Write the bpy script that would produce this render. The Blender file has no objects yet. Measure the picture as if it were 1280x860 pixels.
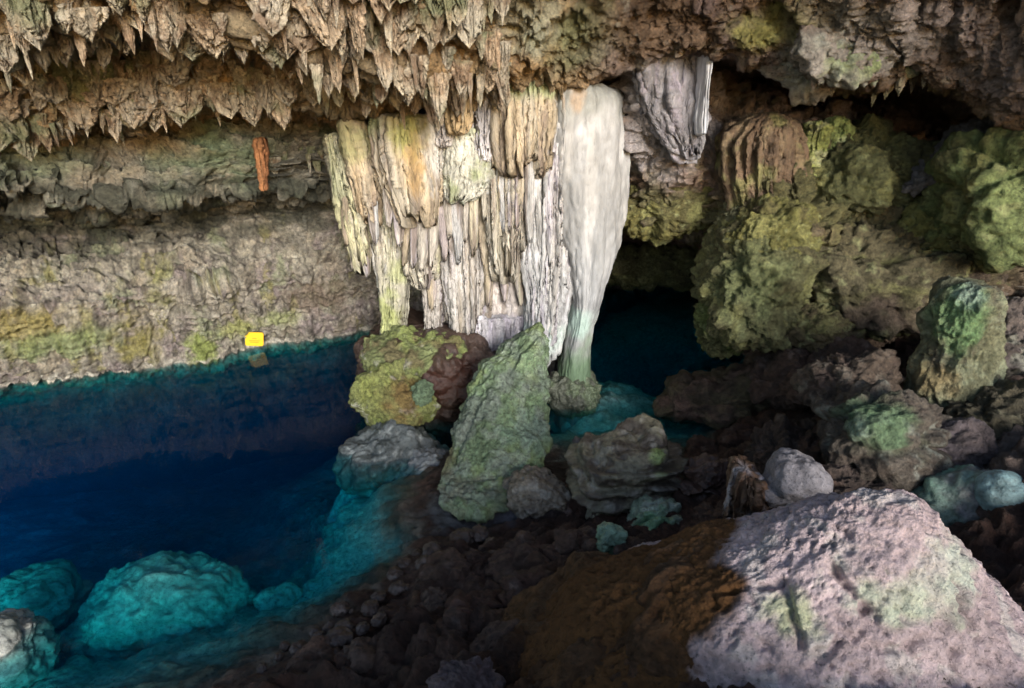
import bpy, math, random
import numpy as np

# ------------------------------------------------------------------ set up
S = bpy.context.scene
COL = S.collection
R = math.radians
rng = np.random.default_rng(7)
random.seed(7)

FPX, PITCH, CAMZ = 720.0, R(22), 6.0
CP, SP = math.cos(PITCH), math.sin(PITCH)

def ray(px, py):
    u = (np.asarray(px, float) - 640) / FPX
    v = (430 - np.asarray(py, float)) / FPX
    return u, CP + v * SP, -SP + v * CP

def P(px, py, Y):                       # point of the cave at distance Y in front of the standpoint
    u, dy, dz = ray(px, py)
    t = np.asarray(Y, float) / dy
    return np.stack(np.broadcast_arrays(u * t, dy * t, CAMZ + dz * t), -1)

def W(px, py, z=0.0):                   # point of the cave at height z
    u, dy, dz = ray(px, py)
    t = (z - CAMZ) / dz
    return np.stack(np.broadcast_arrays(u * t, dy * t, CAMZ + dz * t), -1)

def mpp(px, py, Y):                     # metres per photo pixel at that place
    _, dy, _ = ray(px, py)
    return float(Y / dy / FPX)

# ------------------------------------------------------------------ noise
from concurrent.futures import ThreadPoolExecutor
POOL = ThreadPoolExecutor(4)
def chunked(fn):                          # cache-sized pieces, four at a time
    def go(p, seed=0):
        p = np.asarray(p, np.float32)
        if len(p) <= 16384: return fn(p, seed)
        parts = list(POOL.map(lambda i: fn(p[i:i + 16384], seed), range(0, len(p), 16384)))
        if isinstance(parts[0], tuple): return tuple(np.concatenate(x) for x in zip(*parts))
        return np.concatenate(parts)
    return go

def _hash(ix, iy, iz, seed):
    h = (ix.astype(np.uint32) * np.uint32(374761393) + iy.astype(np.uint32) * np.uint32(668265263)
         + iz.astype(np.uint32) * np.uint32(2246822519) + np.uint32((seed * 3266489917) & 0xffffffff))
    h ^= h >> np.uint32(15); h *= np.uint32(2246822519)
    h ^= h >> np.uint32(13); h *= np.uint32(3266489917)
    h ^= h >> np.uint32(16)
    return h

@chunked
def perlin(p, seed=0):
    i = np.floor(p).astype(np.int32); f = p - i.astype(np.float32)
    w = f * f * f * (f * (f * 6 - 15) + 10)
    out = 0
    for cx in (0, 1):
        wx = w[:, 0] if cx else 1 - w[:, 0]
        for cy in (0, 1):
            wy = w[:, 1] if cy else 1 - w[:, 1]
            for cz in (0, 1):
                wz = w[:, 2] if cz else 1 - w[:, 2]
                h = _hash(i[:, 0] + cx, i[:, 1] + cy, i[:, 2] + cz, seed)
                gx = (h & np.uint32(1023)).astype(np.float32) / np.float32(511.5) - 1
                gy = ((h >> np.uint32(10)) & np.uint32(1023)).astype(np.float32) / np.float32(511.5) - 1
                gz = ((h >> np.uint32(20)) & np.uint32(1023)).astype(np.float32) / np.float32(511.5) - 1
                out = out + wx * wy * wz * (gx * (f[:, 0] - cx) + gy * (f[:, 1] - cy) + gz * (f[:, 2] - cz))
    return out * 1.3

def fbm(p, o=4, seed=0, gain=.5):
    a, s, t = 1., 0., 0.
    for k in range(o):
        s = s + a * perlin(p, seed + k * 17); t += a
        p = p * 2.03 + 11.3; a *= gain
    return s / t * 1.5

def billow(p, o=4, seed=0, gain=.5):      # rounded lumps with sharp creases, about 0..1
    a, s, t = 1., 0., 0.
    for k in range(o):
        s = s + a * np.abs(perlin(p, seed + k * 17)); t += a
        p = p * 2.07 + 5.7; a *= gain
    return s / t * 2.2

@chunked
def worley(p, seed=0):
    i = np.floor(p).astype(np.int32); f = p - i.astype(np.float32)
    f1 = np.full(len(p), 9., np.float32); f2 = f1.copy()
    for dx in (-1, 0, 1):
        for dy in (-1, 0, 1):
            for dz in (-1, 0, 1):
                h = _hash(i[:, 0] + dx, i[:, 1] + dy, i[:, 2] + dz, seed)
                ox = (h & np.uint32(1023)).astype(np.float32) / np.float32(1023)
                oy = ((h >> np.uint32(10)) & np.uint32(1023)).astype(np.float32) / np.float32(1023)
                oz = ((h >> np.uint32(20)) & np.uint32(1023)).astype(np.float32) / np.float32(1023)
                d = (dx + ox - f[:, 0])**2 + (dy + oy - f[:, 1])**2 + (dz + oz - f[:, 2])**2
                m = d < f1
                f2 = np.where(m, f1, np.minimum(f2, d)); f1 = np.where(m, d, f1)
    return np.sqrt(f1), np.sqrt(f2)

def sstep(a, b, x):
    t = np.clip((x - a) / (b - a), 0, 1)
    return t * t * (3 - 2 * t)

# relief recipes: height in metres along the normal
def relief(co, spec, seed):
    h = np.zeros(len(co))
    for kind, fr, amp in spec:
        seed += 31
        if kind == 'groove':                                  # a gouge from A to B
            A, B, wd = np.asarray(fr[0], float), np.asarray(fr[1], float), fr[2]
            wob = 1.5 * wd * np.stack([fbm(co * 4, 4, seed), fbm(co * 4 + 40, 4, seed), fbm(co * 4 + 80, 4, seed)], -1)
            u = np.clip(((co + wob - A) @ (B - A)) / ((B - A) @ (B - A)), 0, 1)
            h -= amp * sstep(1., .15, np.linalg.norm(co + wob - A - u[:, None] * (B - A), axis=1) / wd) * np.clip(4 * u * (1 - u) + .35, 0, 1)
            continue
        fr = np.asarray(fr, float) * np.ones(3)
        q = co * fr
        if kind == 'fbm': h += amp * fbm(q, 4, seed)
        elif kind == 'warp':
            wq = np.stack([perlin(q * .7 + 9, seed + 1), perlin(q * .7 + 31, seed + 2), perlin(q * .7 + 57, seed + 3)], -1)
            h += amp * (billow(q + 1.1 * wq, 5, seed) - .4)
        elif kind == 'ridge': h += amp * (.5 - billow(q, 5, seed, .55))
        elif kind == 'billow': h += amp * (billow(q, 4, seed) - .4)
        elif kind == 'lump':                                  # cauliflower
            wq = .35 * np.stack([perlin(q * 1.3 + 9, seed + 1), perlin(q * 1.3 + 31, seed + 2), perlin(q * 1.3 + 57, seed + 3)], -1)
            f1, _ = worley(q + wq, seed)
            h += amp * (np.sqrt(np.clip(1.05 - f1 * f1, 0, 2)) - .7)
        elif kind == 'pit':
            f1, _ = worley(q + .5 * fbm(q, 2, seed)[:, None], seed)
            msk = sstep(-.05, .3, perlin(q * .18, seed + 5))
            h -= amp * sstep(.42, .12, f1) * (.25 + .75 * msk)
        elif kind == 'crack':
            wq = .6 * np.stack([perlin(q * .8 + 9, seed + 1), perlin(q * .8 + 31, seed + 2), perlin(q * .8 + 57, seed + 3)], -1)
            f1, f2 = worley(q + wq, seed)
            h -= amp * sstep(.16, .0, f2 - f1)
        elif kind == 'step':                                  # bedding: overhanging beds
            zz = q[:, 2] + .8 * fbm(q * np.array([.35, .35, .2]), 3, seed)
            fz = zz - np.floor(zz)
            h += amp * (np.where(fz < .75, fz / .75, (1 - fz) / .25) - .5) * (.4 + .9 * np.abs(perlin(q * .5, seed + 3)) * 2)
    return h

# ------------------------------------------------------------------ colour
def tint(co, base, marks=(), patches=(), seed=0):
    """base albedo; marks = (colour, frequency, threshold, softness, amount); patches = (centre, radius, colour, amount)"""
    c = np.tile(np.asarray(base, float), (len(co), 1))
    n = fbm(co * 1.7, 4, seed + 3)
    c *= np.clip(1 + .55 * n, .45, 1.7)[:, None]
    for k, (mc, fr, th, so, am) in enumerate(marks):
        q = co * (np.asarray(fr, float) * np.ones(3))
        m = am * sstep(th - so, th + so, fbm(q, 4, seed + 101 + 13 * k))
        c = c * (1 - m[:, None]) + np.asarray(mc) * m[:, None]
    for k, (pc, pr, col, am) in enumerate(patches):
        pr = np.asarray(pr, float) * np.ones(3)
        d = np.linalg.norm((co - np.asarray(pc)) / pr, axis=1)
        near = d < 2.2
        if not near.any(): continue
        d[near] += .75 * fbm(co[near] * 2.2 / max(.35, pr.max()), 4, seed + 211 + 7 * k)
        m = am * (sstep(1.06, .9, d) if am > .96 else sstep(1.3, .35, d))
        c = c * (1 - m[:, None]) + np.asarray(col) * m[:, None]
    return np.clip(c, 0.004, .85)

# ------------------------------------------------------------------ materials
def rock_mat(name, rough=.85, bump=.5, dist=.03, scale=14, streak=False, spec=.3, vary=.5, grain=60, crease=.35, fleck=.6, ft=.36):
    m = bpy.data.materials.new(name); m.use_nodes = True
    nt = m.node_tree; N, L = nt.nodes, nt.links
    b = N['Principled BSDF']
    b.inputs['Roughness'].default_value = rough
    b.inputs['Specular IOR Level'].default_value = spec
    at = N.new('ShaderNodeAttribute'); at.attribute_name = 'Col'
    geo = N.new('ShaderNodeNewGeometry')
    mp = N.new('ShaderNodeMapping')
    L.new(geo.outputs['Position'], mp.inputs['Vector'])
    if streak: mp.inputs['Scale'].default_value = (1, 1, .2)
    n1 = N.new('ShaderNodeTexNoise'); n1.inputs['Scale'].default_value = scale; n1.inputs['Detail'].default_value = 8; n1.inputs['Roughness'].default_value = .68
    n2 = N.new('ShaderNodeTexNoise'); n2.inputs['Scale'].default_value = grain; n2.inputs['Detail'].default_value = 5; n2.inputs['Roughness'].default_value = .7
    L.new(mp.outputs[0], n1.inputs['Vector']); L.new(mp.outputs[0], n2.inputs['Vector'])
    r = N.new('ShaderNodeMapRange'); r.inputs[1].default_value = .3; r.inputs[2].default_value = .7
    r.inputs[3].default_value = 1 - vary; r.inputs[4].default_value = 1 + vary
    L.new(n1.outputs['Fac'], r.inputs[0])
    mx = N.new('ShaderNodeMix'); mx.data_type = 'RGBA'; mx.blend_type = 'MULTIPLY'; mx.inputs[0].default_value = 1
    L.new(at.outputs['Color'], mx.inputs[6]); L.new(r.outputs[0], mx.inputs[7])
    L.new(mx.outputs[2], b.inputs['Base Color'])
    ad = N.new('ShaderNodeMath'); ad.operation = 'MULTIPLY_ADD'; ad.inputs[1].default_value = .45
    L.new(n2.outputs['Fac'], ad.inputs[0]); L.new(n1.outputs['Fac'], ad.inputs[2])
    n3 = N.new('ShaderNodeTexNoise'); n3.noise_type = 'RIDGED_MULTIFRACTAL'; n3.inputs['Scale'].default_value = scale * .45; n3.inputs['Detail'].default_value = 7; n3.inputs['Roughness'].default_value = .55
    L.new(mp.outputs[0], n3.inputs['Vector'])
    a2 = N.new('ShaderNodeMath'); a2.operation = 'MULTIPLY_ADD'; a2.inputs[1].default_value = -crease
    L.new(n3.outputs['Fac'], a2.inputs[0]); L.new(ad.outputs[0], a2.inputs[2])
    n4 = N.new('ShaderNodeTexNoise'); n4.inputs['Scale'].default_value = scale * 2.2; n4.inputs['Detail'].default_value = 6; n4.inputs['Roughness'].default_value = .75
    L.new(mp.outputs[0], n4.inputs['Vector'])
    sp_ = N.new('ShaderNodeMapRange'); sp_.inputs[1].default_value = ft; sp_.inputs[2].default_value = ft + .09; sp_.inputs[3].default_value = 1 - fleck; sp_.inputs[4].default_value = 1
    L.new(n4.outputs['Fac'], sp_.inputs[0])                    # dark flecks of manganese and old biofilm
    mf = N.new('ShaderNodeMix'); mf.data_type = 'RGBA'; mf.blend_type = 'MULTIPLY'; mf.inputs[0].default_value = 1
    L.new(mx.outputs[2], mf.inputs[6]); L.new(sp_.outputs[0], mf.inputs[7]); L.new(mf.outputs[2], b.inputs['Base Color'])
    bp = N.new('ShaderNodeBump'); bp.inputs['Strength'].default_value = bump; bp.inputs['Distance'].default_value = dist
    L.new(a2.outputs[0], bp.inputs['Height']); L.new(bp.outputs[0], b.inputs['Normal'])
    return m

M_ROCK = rock_mat('dry_limestone', .9, 1, .13, 9, vary=.55)
M_WET = rock_mat('wet_limestone', .32, .7, .04, 12, spec=.5, vary=.5)
M_MUD = rock_mat('damp_clay', .6, 1, .09, 10, spec=.35, vary=.55)
M_FLOW = rock_mat('fluted_flowstone', .75, .8, .07, 8, streak=True, vary=.4, grain=40, crease=.3, fleck=.5)
M_SMOOTH = rock_mat('smooth_flowstone', .5, .5, .04, 6, streak=True, spec=.4, vary=.22, grain=30, crease=.16, fleck=.25)
M_MOSS = rock_mat('algae_rock', .85, 1, .10, 13, vary=.6, grain=60)
M_PALE = rock_mat('pitted_pale_rock', .85, 1, .06, 12, vary=.35, grain=60, crease=.5, fleck=.6, ft=.36)

# ------------------------------------------------------------------ mesh making
def link(name, me, mat, parent=None):
    o = bpy.data.objects.new(name, me); COL.objects.link(o)
    me.materials.append(mat)
    if parent: o.parent = parent
    return o

def mesh(name, co, faces, smooth=True):
    me = bpy.data.meshes.new(name)
    faces = np.asarray(faces, np.int32)
    me.vertices.add(len(co)); me.vertices.foreach_set('co', np.asarray(co, np.float32).ravel())
    k = faces.shape[1]
    me.loops.add(faces.size); me.loops.foreach_set('vertex_index', faces.ravel())
    me.polygons.add(len(faces))
    me.polygons.foreach_set('loop_start', np.arange(0, faces.size, k, dtype=np.int32))
    me.polygons.foreach_set('loop_total', np.full(len(faces), k, np.int32))
    me.update(calc_edges=True)
    me.polygons.foreach_set('use_smooth', np.full(len(faces), smooth))
    return me

def set_col(me, c):
    a = me.color_attributes.new('Col', 'FLOAT_COLOR', 'POINT')
    a.data.foreach_set('color', np.concatenate([c, np.ones((len(c), 1))], 1).astype(np.float32).ravel())

def vnormals(co, faces):
    n = np.zeros_like(co)
    a, b, c = co[faces[:, 0]], co[faces[:, 1]], co[faces[:, -1]]
    c2 = co[faces[:, 2]]
    fn = np.cross(c2 - a, co[faces[:, -1]] - b) if faces.shape[1] == 4 else np.cross(b - a, c - a)
    for k in range(faces.shape[1]):
        for ax in range(3):
            n[:, ax] += np.bincount(faces[:, k], fn[:, ax], len(co))
    return n / np.maximum(np.linalg.norm(n, axis=1, keepdims=True), 1e-9)

def tag(o, label=None, cat=None, group=None, kind=None):
    if label: o['label'] = label
    if cat: o['category'] = cat; o['kind'] = 'thing'
    if group: o['group'] = group
    if kind: o['kind'] = kind
    return o

def grid_faces(n, m, wrap=False):
    r, c = np.meshgrid(np.arange(n - 1), np.arange(m if wrap else m - 1), indexing='ij')
    c2 = (c + 1) % m
    return np.stack([r * m + c, r * m + c2, (r + 1) * m + c2, (r + 1) * m + c], -1).reshape(-1, 4)

_ico = {}
def ico(sub):
    if sub not in _ico:
        import bmesh
        bm = bmesh.new(); bmesh.ops.create_icosphere(bm, subdivisions=sub, radius=1)
        co = np.array([v.co[:] for v in bm.verts]); fa = np.array([[v.index for v in f.verts] for f in bm.faces])
        bm.free(); _ico[sub] = (co, fa)
    return _ico[sub]

def rotm(rx, ry, rz):
    cx, sx, cy, sy, cz, sz = math.cos(rx), math.sin(rx), math.cos(ry), math.sin(ry), math.cos(rz), math.sin(rz)
    X = np.array([[1, 0, 0], [0, cx, -sx], [0, sx, cx]]); Ym = np.array([[cy, 0, sy], [0, 1, 0], [-sy, 0, cy]])
    Z = np.array([[cz, -sz, 0], [sz, cz, 0], [0, 0, 1]])
    return Z @ Ym @ X

MOSSY = [('fbm', 1.1, .46), ('crack', .9, .07), ('warp', 1.4, .15), ('lump', 3.2, .19), ('lump', 7, .11), ('ridge', (6, 6, 9), .16), ('pit', 8, .10), ('ridge', 14, .06)]
ROCKY = [('fbm', .9, .3), ('warp', 1.3, .22), ('ridge', 4.5, .09), ('crack', 1.6, .05), ('ridge', (5, 9, 9), .07), ('ridge', 14, .04), ('pit', 8, .06)]
ANG = [('fbm', 1.0, .30), ('crack', (.8, 1.3, 1.3), .12), ('warp', (1.0, 2.5, 2.5), .14), ('ridge', 5, .07), ('ridge', 11, .045), ('pit', 8, .04)]

def blob(name, c, rad, spec, col, mat, rot=(0, 0, 0), sub=6, seed=0, power=1.0, scale=1.0, boxy=0.0, taper=0.0, parent=None):
    """a boulder: ellipsoid, squared off by boxy, then broken up by its relief; spec scaled by scale"""
    v, fa = ico(sub)
    d = v.copy()
    if boxy: d = d / (np.sum(np.abs(d)**(2 + boxy), 1)**(1 / (2 + boxy)))[:, None]
    if taper: d[:, :2] *= (1 - taper * np.clip(d[:, 2:], -.3, 1))
    co = (d * np.asarray(rad)) @ rotm(*[R(a) for a in rot]).T + np.asarray(c)
    no = vnormals(co, fa)
    sp = [(k, np.asarray(f) / scale, a * scale) for k, f, a in spec if k != 'groove']
    gr = [g for g in spec if g[0] == 'groove']
    co = co + no * (relief(co + seed * 3.7, sp, seed) + (relief(co, gr, seed) if gr else 0))[:, None]
    me = mesh(name, co, fa); set_col(me, col(co))
    return link(name, me, mat, parent)

def pblob(name, px, py, w, h, Y, spec, col, mat, deep=1.0, **k):
    s = mpp(px, py, Y)
    return blob(name, P(px, py, Y), (w / 2 * s, deep * (w + h) / 4 * s, h / 2 * s), spec, col, mat, **k)

def lerp_rows(rows, m):
    rows = np.array([list(r) + [0] * (4 - len(r)) for r in rows], float)
    t = np.linspace(0, 1, m)
    k = (rows[:, 0] - rows[0, 0]) / (rows[-1, 0] - rows[0, 0])
    out = np.stack([np.interp(t, k, rows[:, j]) for j in range(4)], -1)
    for _ in range(max(1, m // 40)):                                     # soften the kinks
        out[1:-1, 1:] = .25 * out[:-2, 1:] + .5 * out[1:-1, 1:] + .25 * out[2:, 1:]
    return out

def loft(name, rows, Y, deep, spec, col, mat, n=180, m=150, seed=0, flute=(0, 8, .15), jag=0., jagf=7, top=.06, bot=.035, expo=2.2, parent=None):
    """a standing or hanging body lofted through horizontal sections; rows = (py, left, right[, dY]);
       flute = (depth, ribs round the section, twist down the length); jag = how unequally the ribs end"""
    rw = lerp_rows(rows, m)
    a = np.linspace(0, 2 * math.pi, n, endpoint=False)
    ca, sa = np.cos(a), np.sin(a)
    q = (np.abs(ca)**expo + np.abs(sa)**expo)**(-1 / expo)
    t = np.linspace(0, 1, m)
    Lf = 1 - jag * np.clip(.5 + 1.1 * perlin(np.stack([ca * jagf, sa * jagf, 0 * a + seed * 1.7], -1), seed + 5)
                           + .45 * perlin(np.stack([ca * jagf * 3, sa * jagf * 3, 0 * a + seed], -1), seed + 6), 0, 1)
    tt = t[:, None] * Lf[None, :]                                        # where along the length each rib is
    py = np.interp(tt, t, rw[:, 0]); l = np.interp(tt, t, rw[:, 1]); r = np.interp(tt, t, rw[:, 2]); dY = np.interp(tt, t, rw[:, 3])
    cap = np.ones_like(t)
    if top: cap = cap * np.where(t < top, np.sqrt(np.clip(1 - (1 - t / top)**2, 0, 1)) , 1)
    if bot: cap = cap * np.where(t > 1 - bot, np.sqrt(np.clip(1 - ((t - 1 + bot) / bot)**2, 0, 1)), 1)
    cap = np.maximum(cap, .002)[:, None]
    C = P((l + r) / 2, py, Y + dY)
    s = (Y + dY) / ray((l + r) / 2, py)[1] / FPX
    hw = (r - l) / 2 * s
    fl = 0
    if flute[0]:
        A, T = np.meshgrid(a, t)
        pp = np.stack([np.cos(A) * flute[1], np.sin(A) * flute[1], T * flute[2] * flute[1] + seed * 7.1], -1).reshape(-1, 3)
        b1 = np.abs(perlin(pp, seed + 1)) * 2.0; b2 = np.abs(perlin(pp * 2.3, seed + 2)) * 2
        fl = (flute[0] * (b1 + .5 * b2 - .55)).reshape(m, n)
    X = C[..., 0] + cap * (hw * q * ca + fl * ca)
    Yy = C[..., 1] - cap * ((hw * 0 + deep) * q * sa + fl * sa)
    co = np.stack([X, Yy, C[..., 2]], -1).reshape(-1, 3)
    fa = grid_faces(m, n, True)
    fa = fa[:, ::-1]
    no = vnormals(co, fa)
    if np.mean(np.sum(no * (co - co.mean(0)), 1)) < 0: fa = fa[:, ::-1]; no = -no
    if spec: co = co + no * (relief(co + seed * 2.3, spec, seed) * np.repeat(np.minimum(1, cap[:, 0] * 1.2), n))[:, None]
    me = mesh(name, co, fa); set_col(me, col(co))
    return link(name, me, mat, parent)

# ------------------------------------------------------------------ colours (albedo)
GREY = (.35, .315, .26); BEIGE = (.42, .36, .27); OCHRE = (.42, .28, .145); TAN = (.42, .345, .245)
CREAM = (.44, .405, .34); WHITE = (.48, .475, .475); LILAC = (.36, .32, .39); MOSS = (.14, .132, .064)
LIME = (.36, .42, .13); GREEN = (.15, .30, .12); MINT = (.30, .48, .33); RUST = (.36, .16, .055)
DARKM = (.042, .021, .015); BROWN = (.105, .060, .044); CLAY = (.125, .056, .017); PINK = (.50, .395, .40)
TEAL = (.12, .30, .26); PALE = (.62, .60, .52); PURP = (.30, .235, .25)

def colr(base, marks=(), patches=(), seed=0):
    return lambda co: tint(co, base, marks, patches, seed)

# ================================================================== THE CAVE SHELL
NODES = [-350, 0, 120, 240, 330, 420, 480, 540, 600, 700, 800, 880, 960, 1060, 1160, 1280, 1650]
Z0 = None
CURV = {                     # py, Y of ledges and recesses, top to bottom, for each node
 'C0': [(-420, 5.5)] * 17,
 'C1': [(-90, 5.2), (-90, 7), (-90, 7.2), (-90, 7.3), (-90, 7.3), (-90, 7.4), (-90, 7.4), (-90, 7.8), (-90, 8.2), (-90, 8.6), (-100, 9.0), (-100, 9.0), (-100, 8.9), (-100, 8.5), (-100, 8.0), (-100, 7.4), (-100, 6.0)],
 'C2': [(20, 6.2), (35, 8.2), (28, 8.6), (25, 8.8), (35, 8.9), (72, 9), (82, 9.2), (92, 9.4), (92, 9.8), (60, 10.2), (10, 10.1), (5, 9.9), (5, 9.7), (10, 9.1), (10, 8.7), (20, 8.2), (20, 5.8)],
 'C3': [(60, 7.5), (75, 10.2), (70, 10.8), (62, 11), (75, 11), (92, 10.3), (98, 10), (103, 10), (102, 10.3), (75, 10.6), (35, 10.4), (25, 10.2), (25, 9.9), (40, 9.3), (35, 8.9), (70, 8.3), (80, 6.1)],
 'C4': [(85, 7.2), (90, 9.7), (85, 10.1), (75, 10.6), (90, 10.8), (100, 10.5), (105, 10.4), (108, 10.4), (106, 10.8), (85, 10.8), (58, 10.5), (45, 10.2), (50, 9.8), (75, 9.4), (60, 9.1), (120, 8.5), (140, 6.5)],
 'C5': [(170, 7.5), (165, 10.1), (158, 10.7), (125, 11.1), (130, 11.3), (122, 10.9), (126, 10.9), (118, 11), (112, 11.3), (92, 11.3), (82, 10.9), (63, 10.6), (72, 10.2), (105, 9.8), (90, 9.5), (150, 8.7), (180, 7)],
 'C6': [(185, 8.6), (178, 11.7), (172, 12.4), (146, 13.2), (147, 13.7), (150, 14.4), (142, 14.8), (138, 15), (133, 15.2), (103, 15), (90, 11.7), (76, 12.2), (102, 16), (128, 15.8), (150, 15), (165, 12.5), (200, 9)],
 'C7': [(230, 8.0), (205, 11), (210, 11.6), (190, 12.3), (190, 12.9), (190, 13.8), (190, 14.6), (190, 15), (190, 15.5), (180, 15.5), (150, 11.5), (135, 11.9), (150, 12.0), (160, 12.4), (210, 14.4), (220, 12.3), (250, 9)],
 'C8': [(258, 7.8), (230, 10.4), (246, 11.0), (236, 11.7), (230, 12.6), (225, 14), (225, 14.8), (225, 15.3), (225, 15.8), (240, 16), (215, 11.9), (215, 11.9), (205, 10.9), (215, 10.8), (245, 10.7), (255, 9.8), (300, 9)],
 'C9': [(300, 11), (256, 14.2), (278, 14.8), (268, 15.4), (258, 15.4), (250, 15.2), (250, 15.2), (250, 15.6), (250, 16), (280, 17), (283, 12.2), (280, 11.7), (280, 10.35), (300, 10.2), (310, 10.1), (320, 9.6), (350, 9)],
 'C10': [(400, 9.2), (380, 11.9), (375, 12.6), (360, 13.4), (340, 14.2), (330, 15.1), (330, 15.6), (330, 16), (330, 17), (330, 19), (305, 17.5), (300, 17), (345, 10.2), (352, 10.0), (360, 9.9), (380, 9.3), (420, 9)],
 'C11': [(546, Z0), (488, Z0), (472, Z0), (453, Z0), (432, Z0), (418, Z0), (413, Z0), (405, Z0), (395, Z0), (370, Z0), (356, Z0), (352, Z0), (420, 10.4), (430, 10.0), (430, 9.7), (450, 9.0), (500, 9)],
}
def shell():
    nx, mx = 1160, 680
    px = np.r_[np.linspace(-350, -20, 80, endpoint=False), np.linspace(-20, 1300, nx - 160, endpoint=False), np.linspace(1300, 1650, 80)]
    ks = ['C%d' % k for k in range(12)]
    PY, YY = [], []
    for i, k in enumerate(ks):
        py = np.interp(px, NODES, [c[0] for c in CURV[k]])
        Yv = np.interp(px, NODES, [c[1] if c[1] else float(W(NODES[j], c[0])[1]) for j, c in enumerate(CURV[k])])
        ker = np.hanning(25); ker /= ker.sum()
        py = np.convolve(np.pad(py, 12, 'edge'), ker, 'valid'); Yv = np.convolve(np.pad(Yv, 12, 'edge'), ker, 'valid')
        if 2 <= i <= 9:
            line = np.stack([px / 38., 0 * px + i * 5.1, 0 * px], -1)
            py = py + 7 * fbm(line, 4, 40 + i); Yv = Yv + .35 * fbm(line * .8, 3, 60 + i)
        PY.append(py); YY.append(Yv)
    PY.append(PY[-1] + 14); YY.append(YY[-1] + .6)
    PY.append(PY[-1] + 200); YY.append(YY[-1] + 1.8)
    PY, YY = np.array(PY), np.array(YY)
    K = len(PY) - 1
    wts = np.array([.55, .8, .6, .5, .8, .5, .7, .7, .8, 1.25, 1.3, .4, .8]); cum = np.r_[0, np.cumsum(wts)] / wts.sum()
    s = np.interp(np.linspace(0, 1, mx), cum, np.arange(K + 1))
    i0 = np.minimum(s.astype(int), K - 1); f = (s - i0)[:, None]
    py = PY[i0] * (1 - f) + PY[i0 + 1] * f; Yv = YY[i0] * (1 - f) + YY[i0 + 1] * f
    for _ in range(5):
        py[1:-1] = .25 * py[:-2] + .5 * py[1:-1] + .25 * py[2:]; Yv[1:-1] = .25 * Yv[:-2] + .5 * Yv[1:-1] + .25 * Yv[2:]
    base = P(np.broadcast_to(px, py.shape), py, Yv)
    return px, s, base
PXS, SS, BASE = shell()
nS, nX = BASE.shape[:2]

def shell_at(px, s):
    j = int(np.clip(np.searchsorted(PXS, px), 0, nX - 1)); i = int(np.clip(np.searchsorted(SS, s), 0, nS - 1))
    return BASE[i, j]

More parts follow.
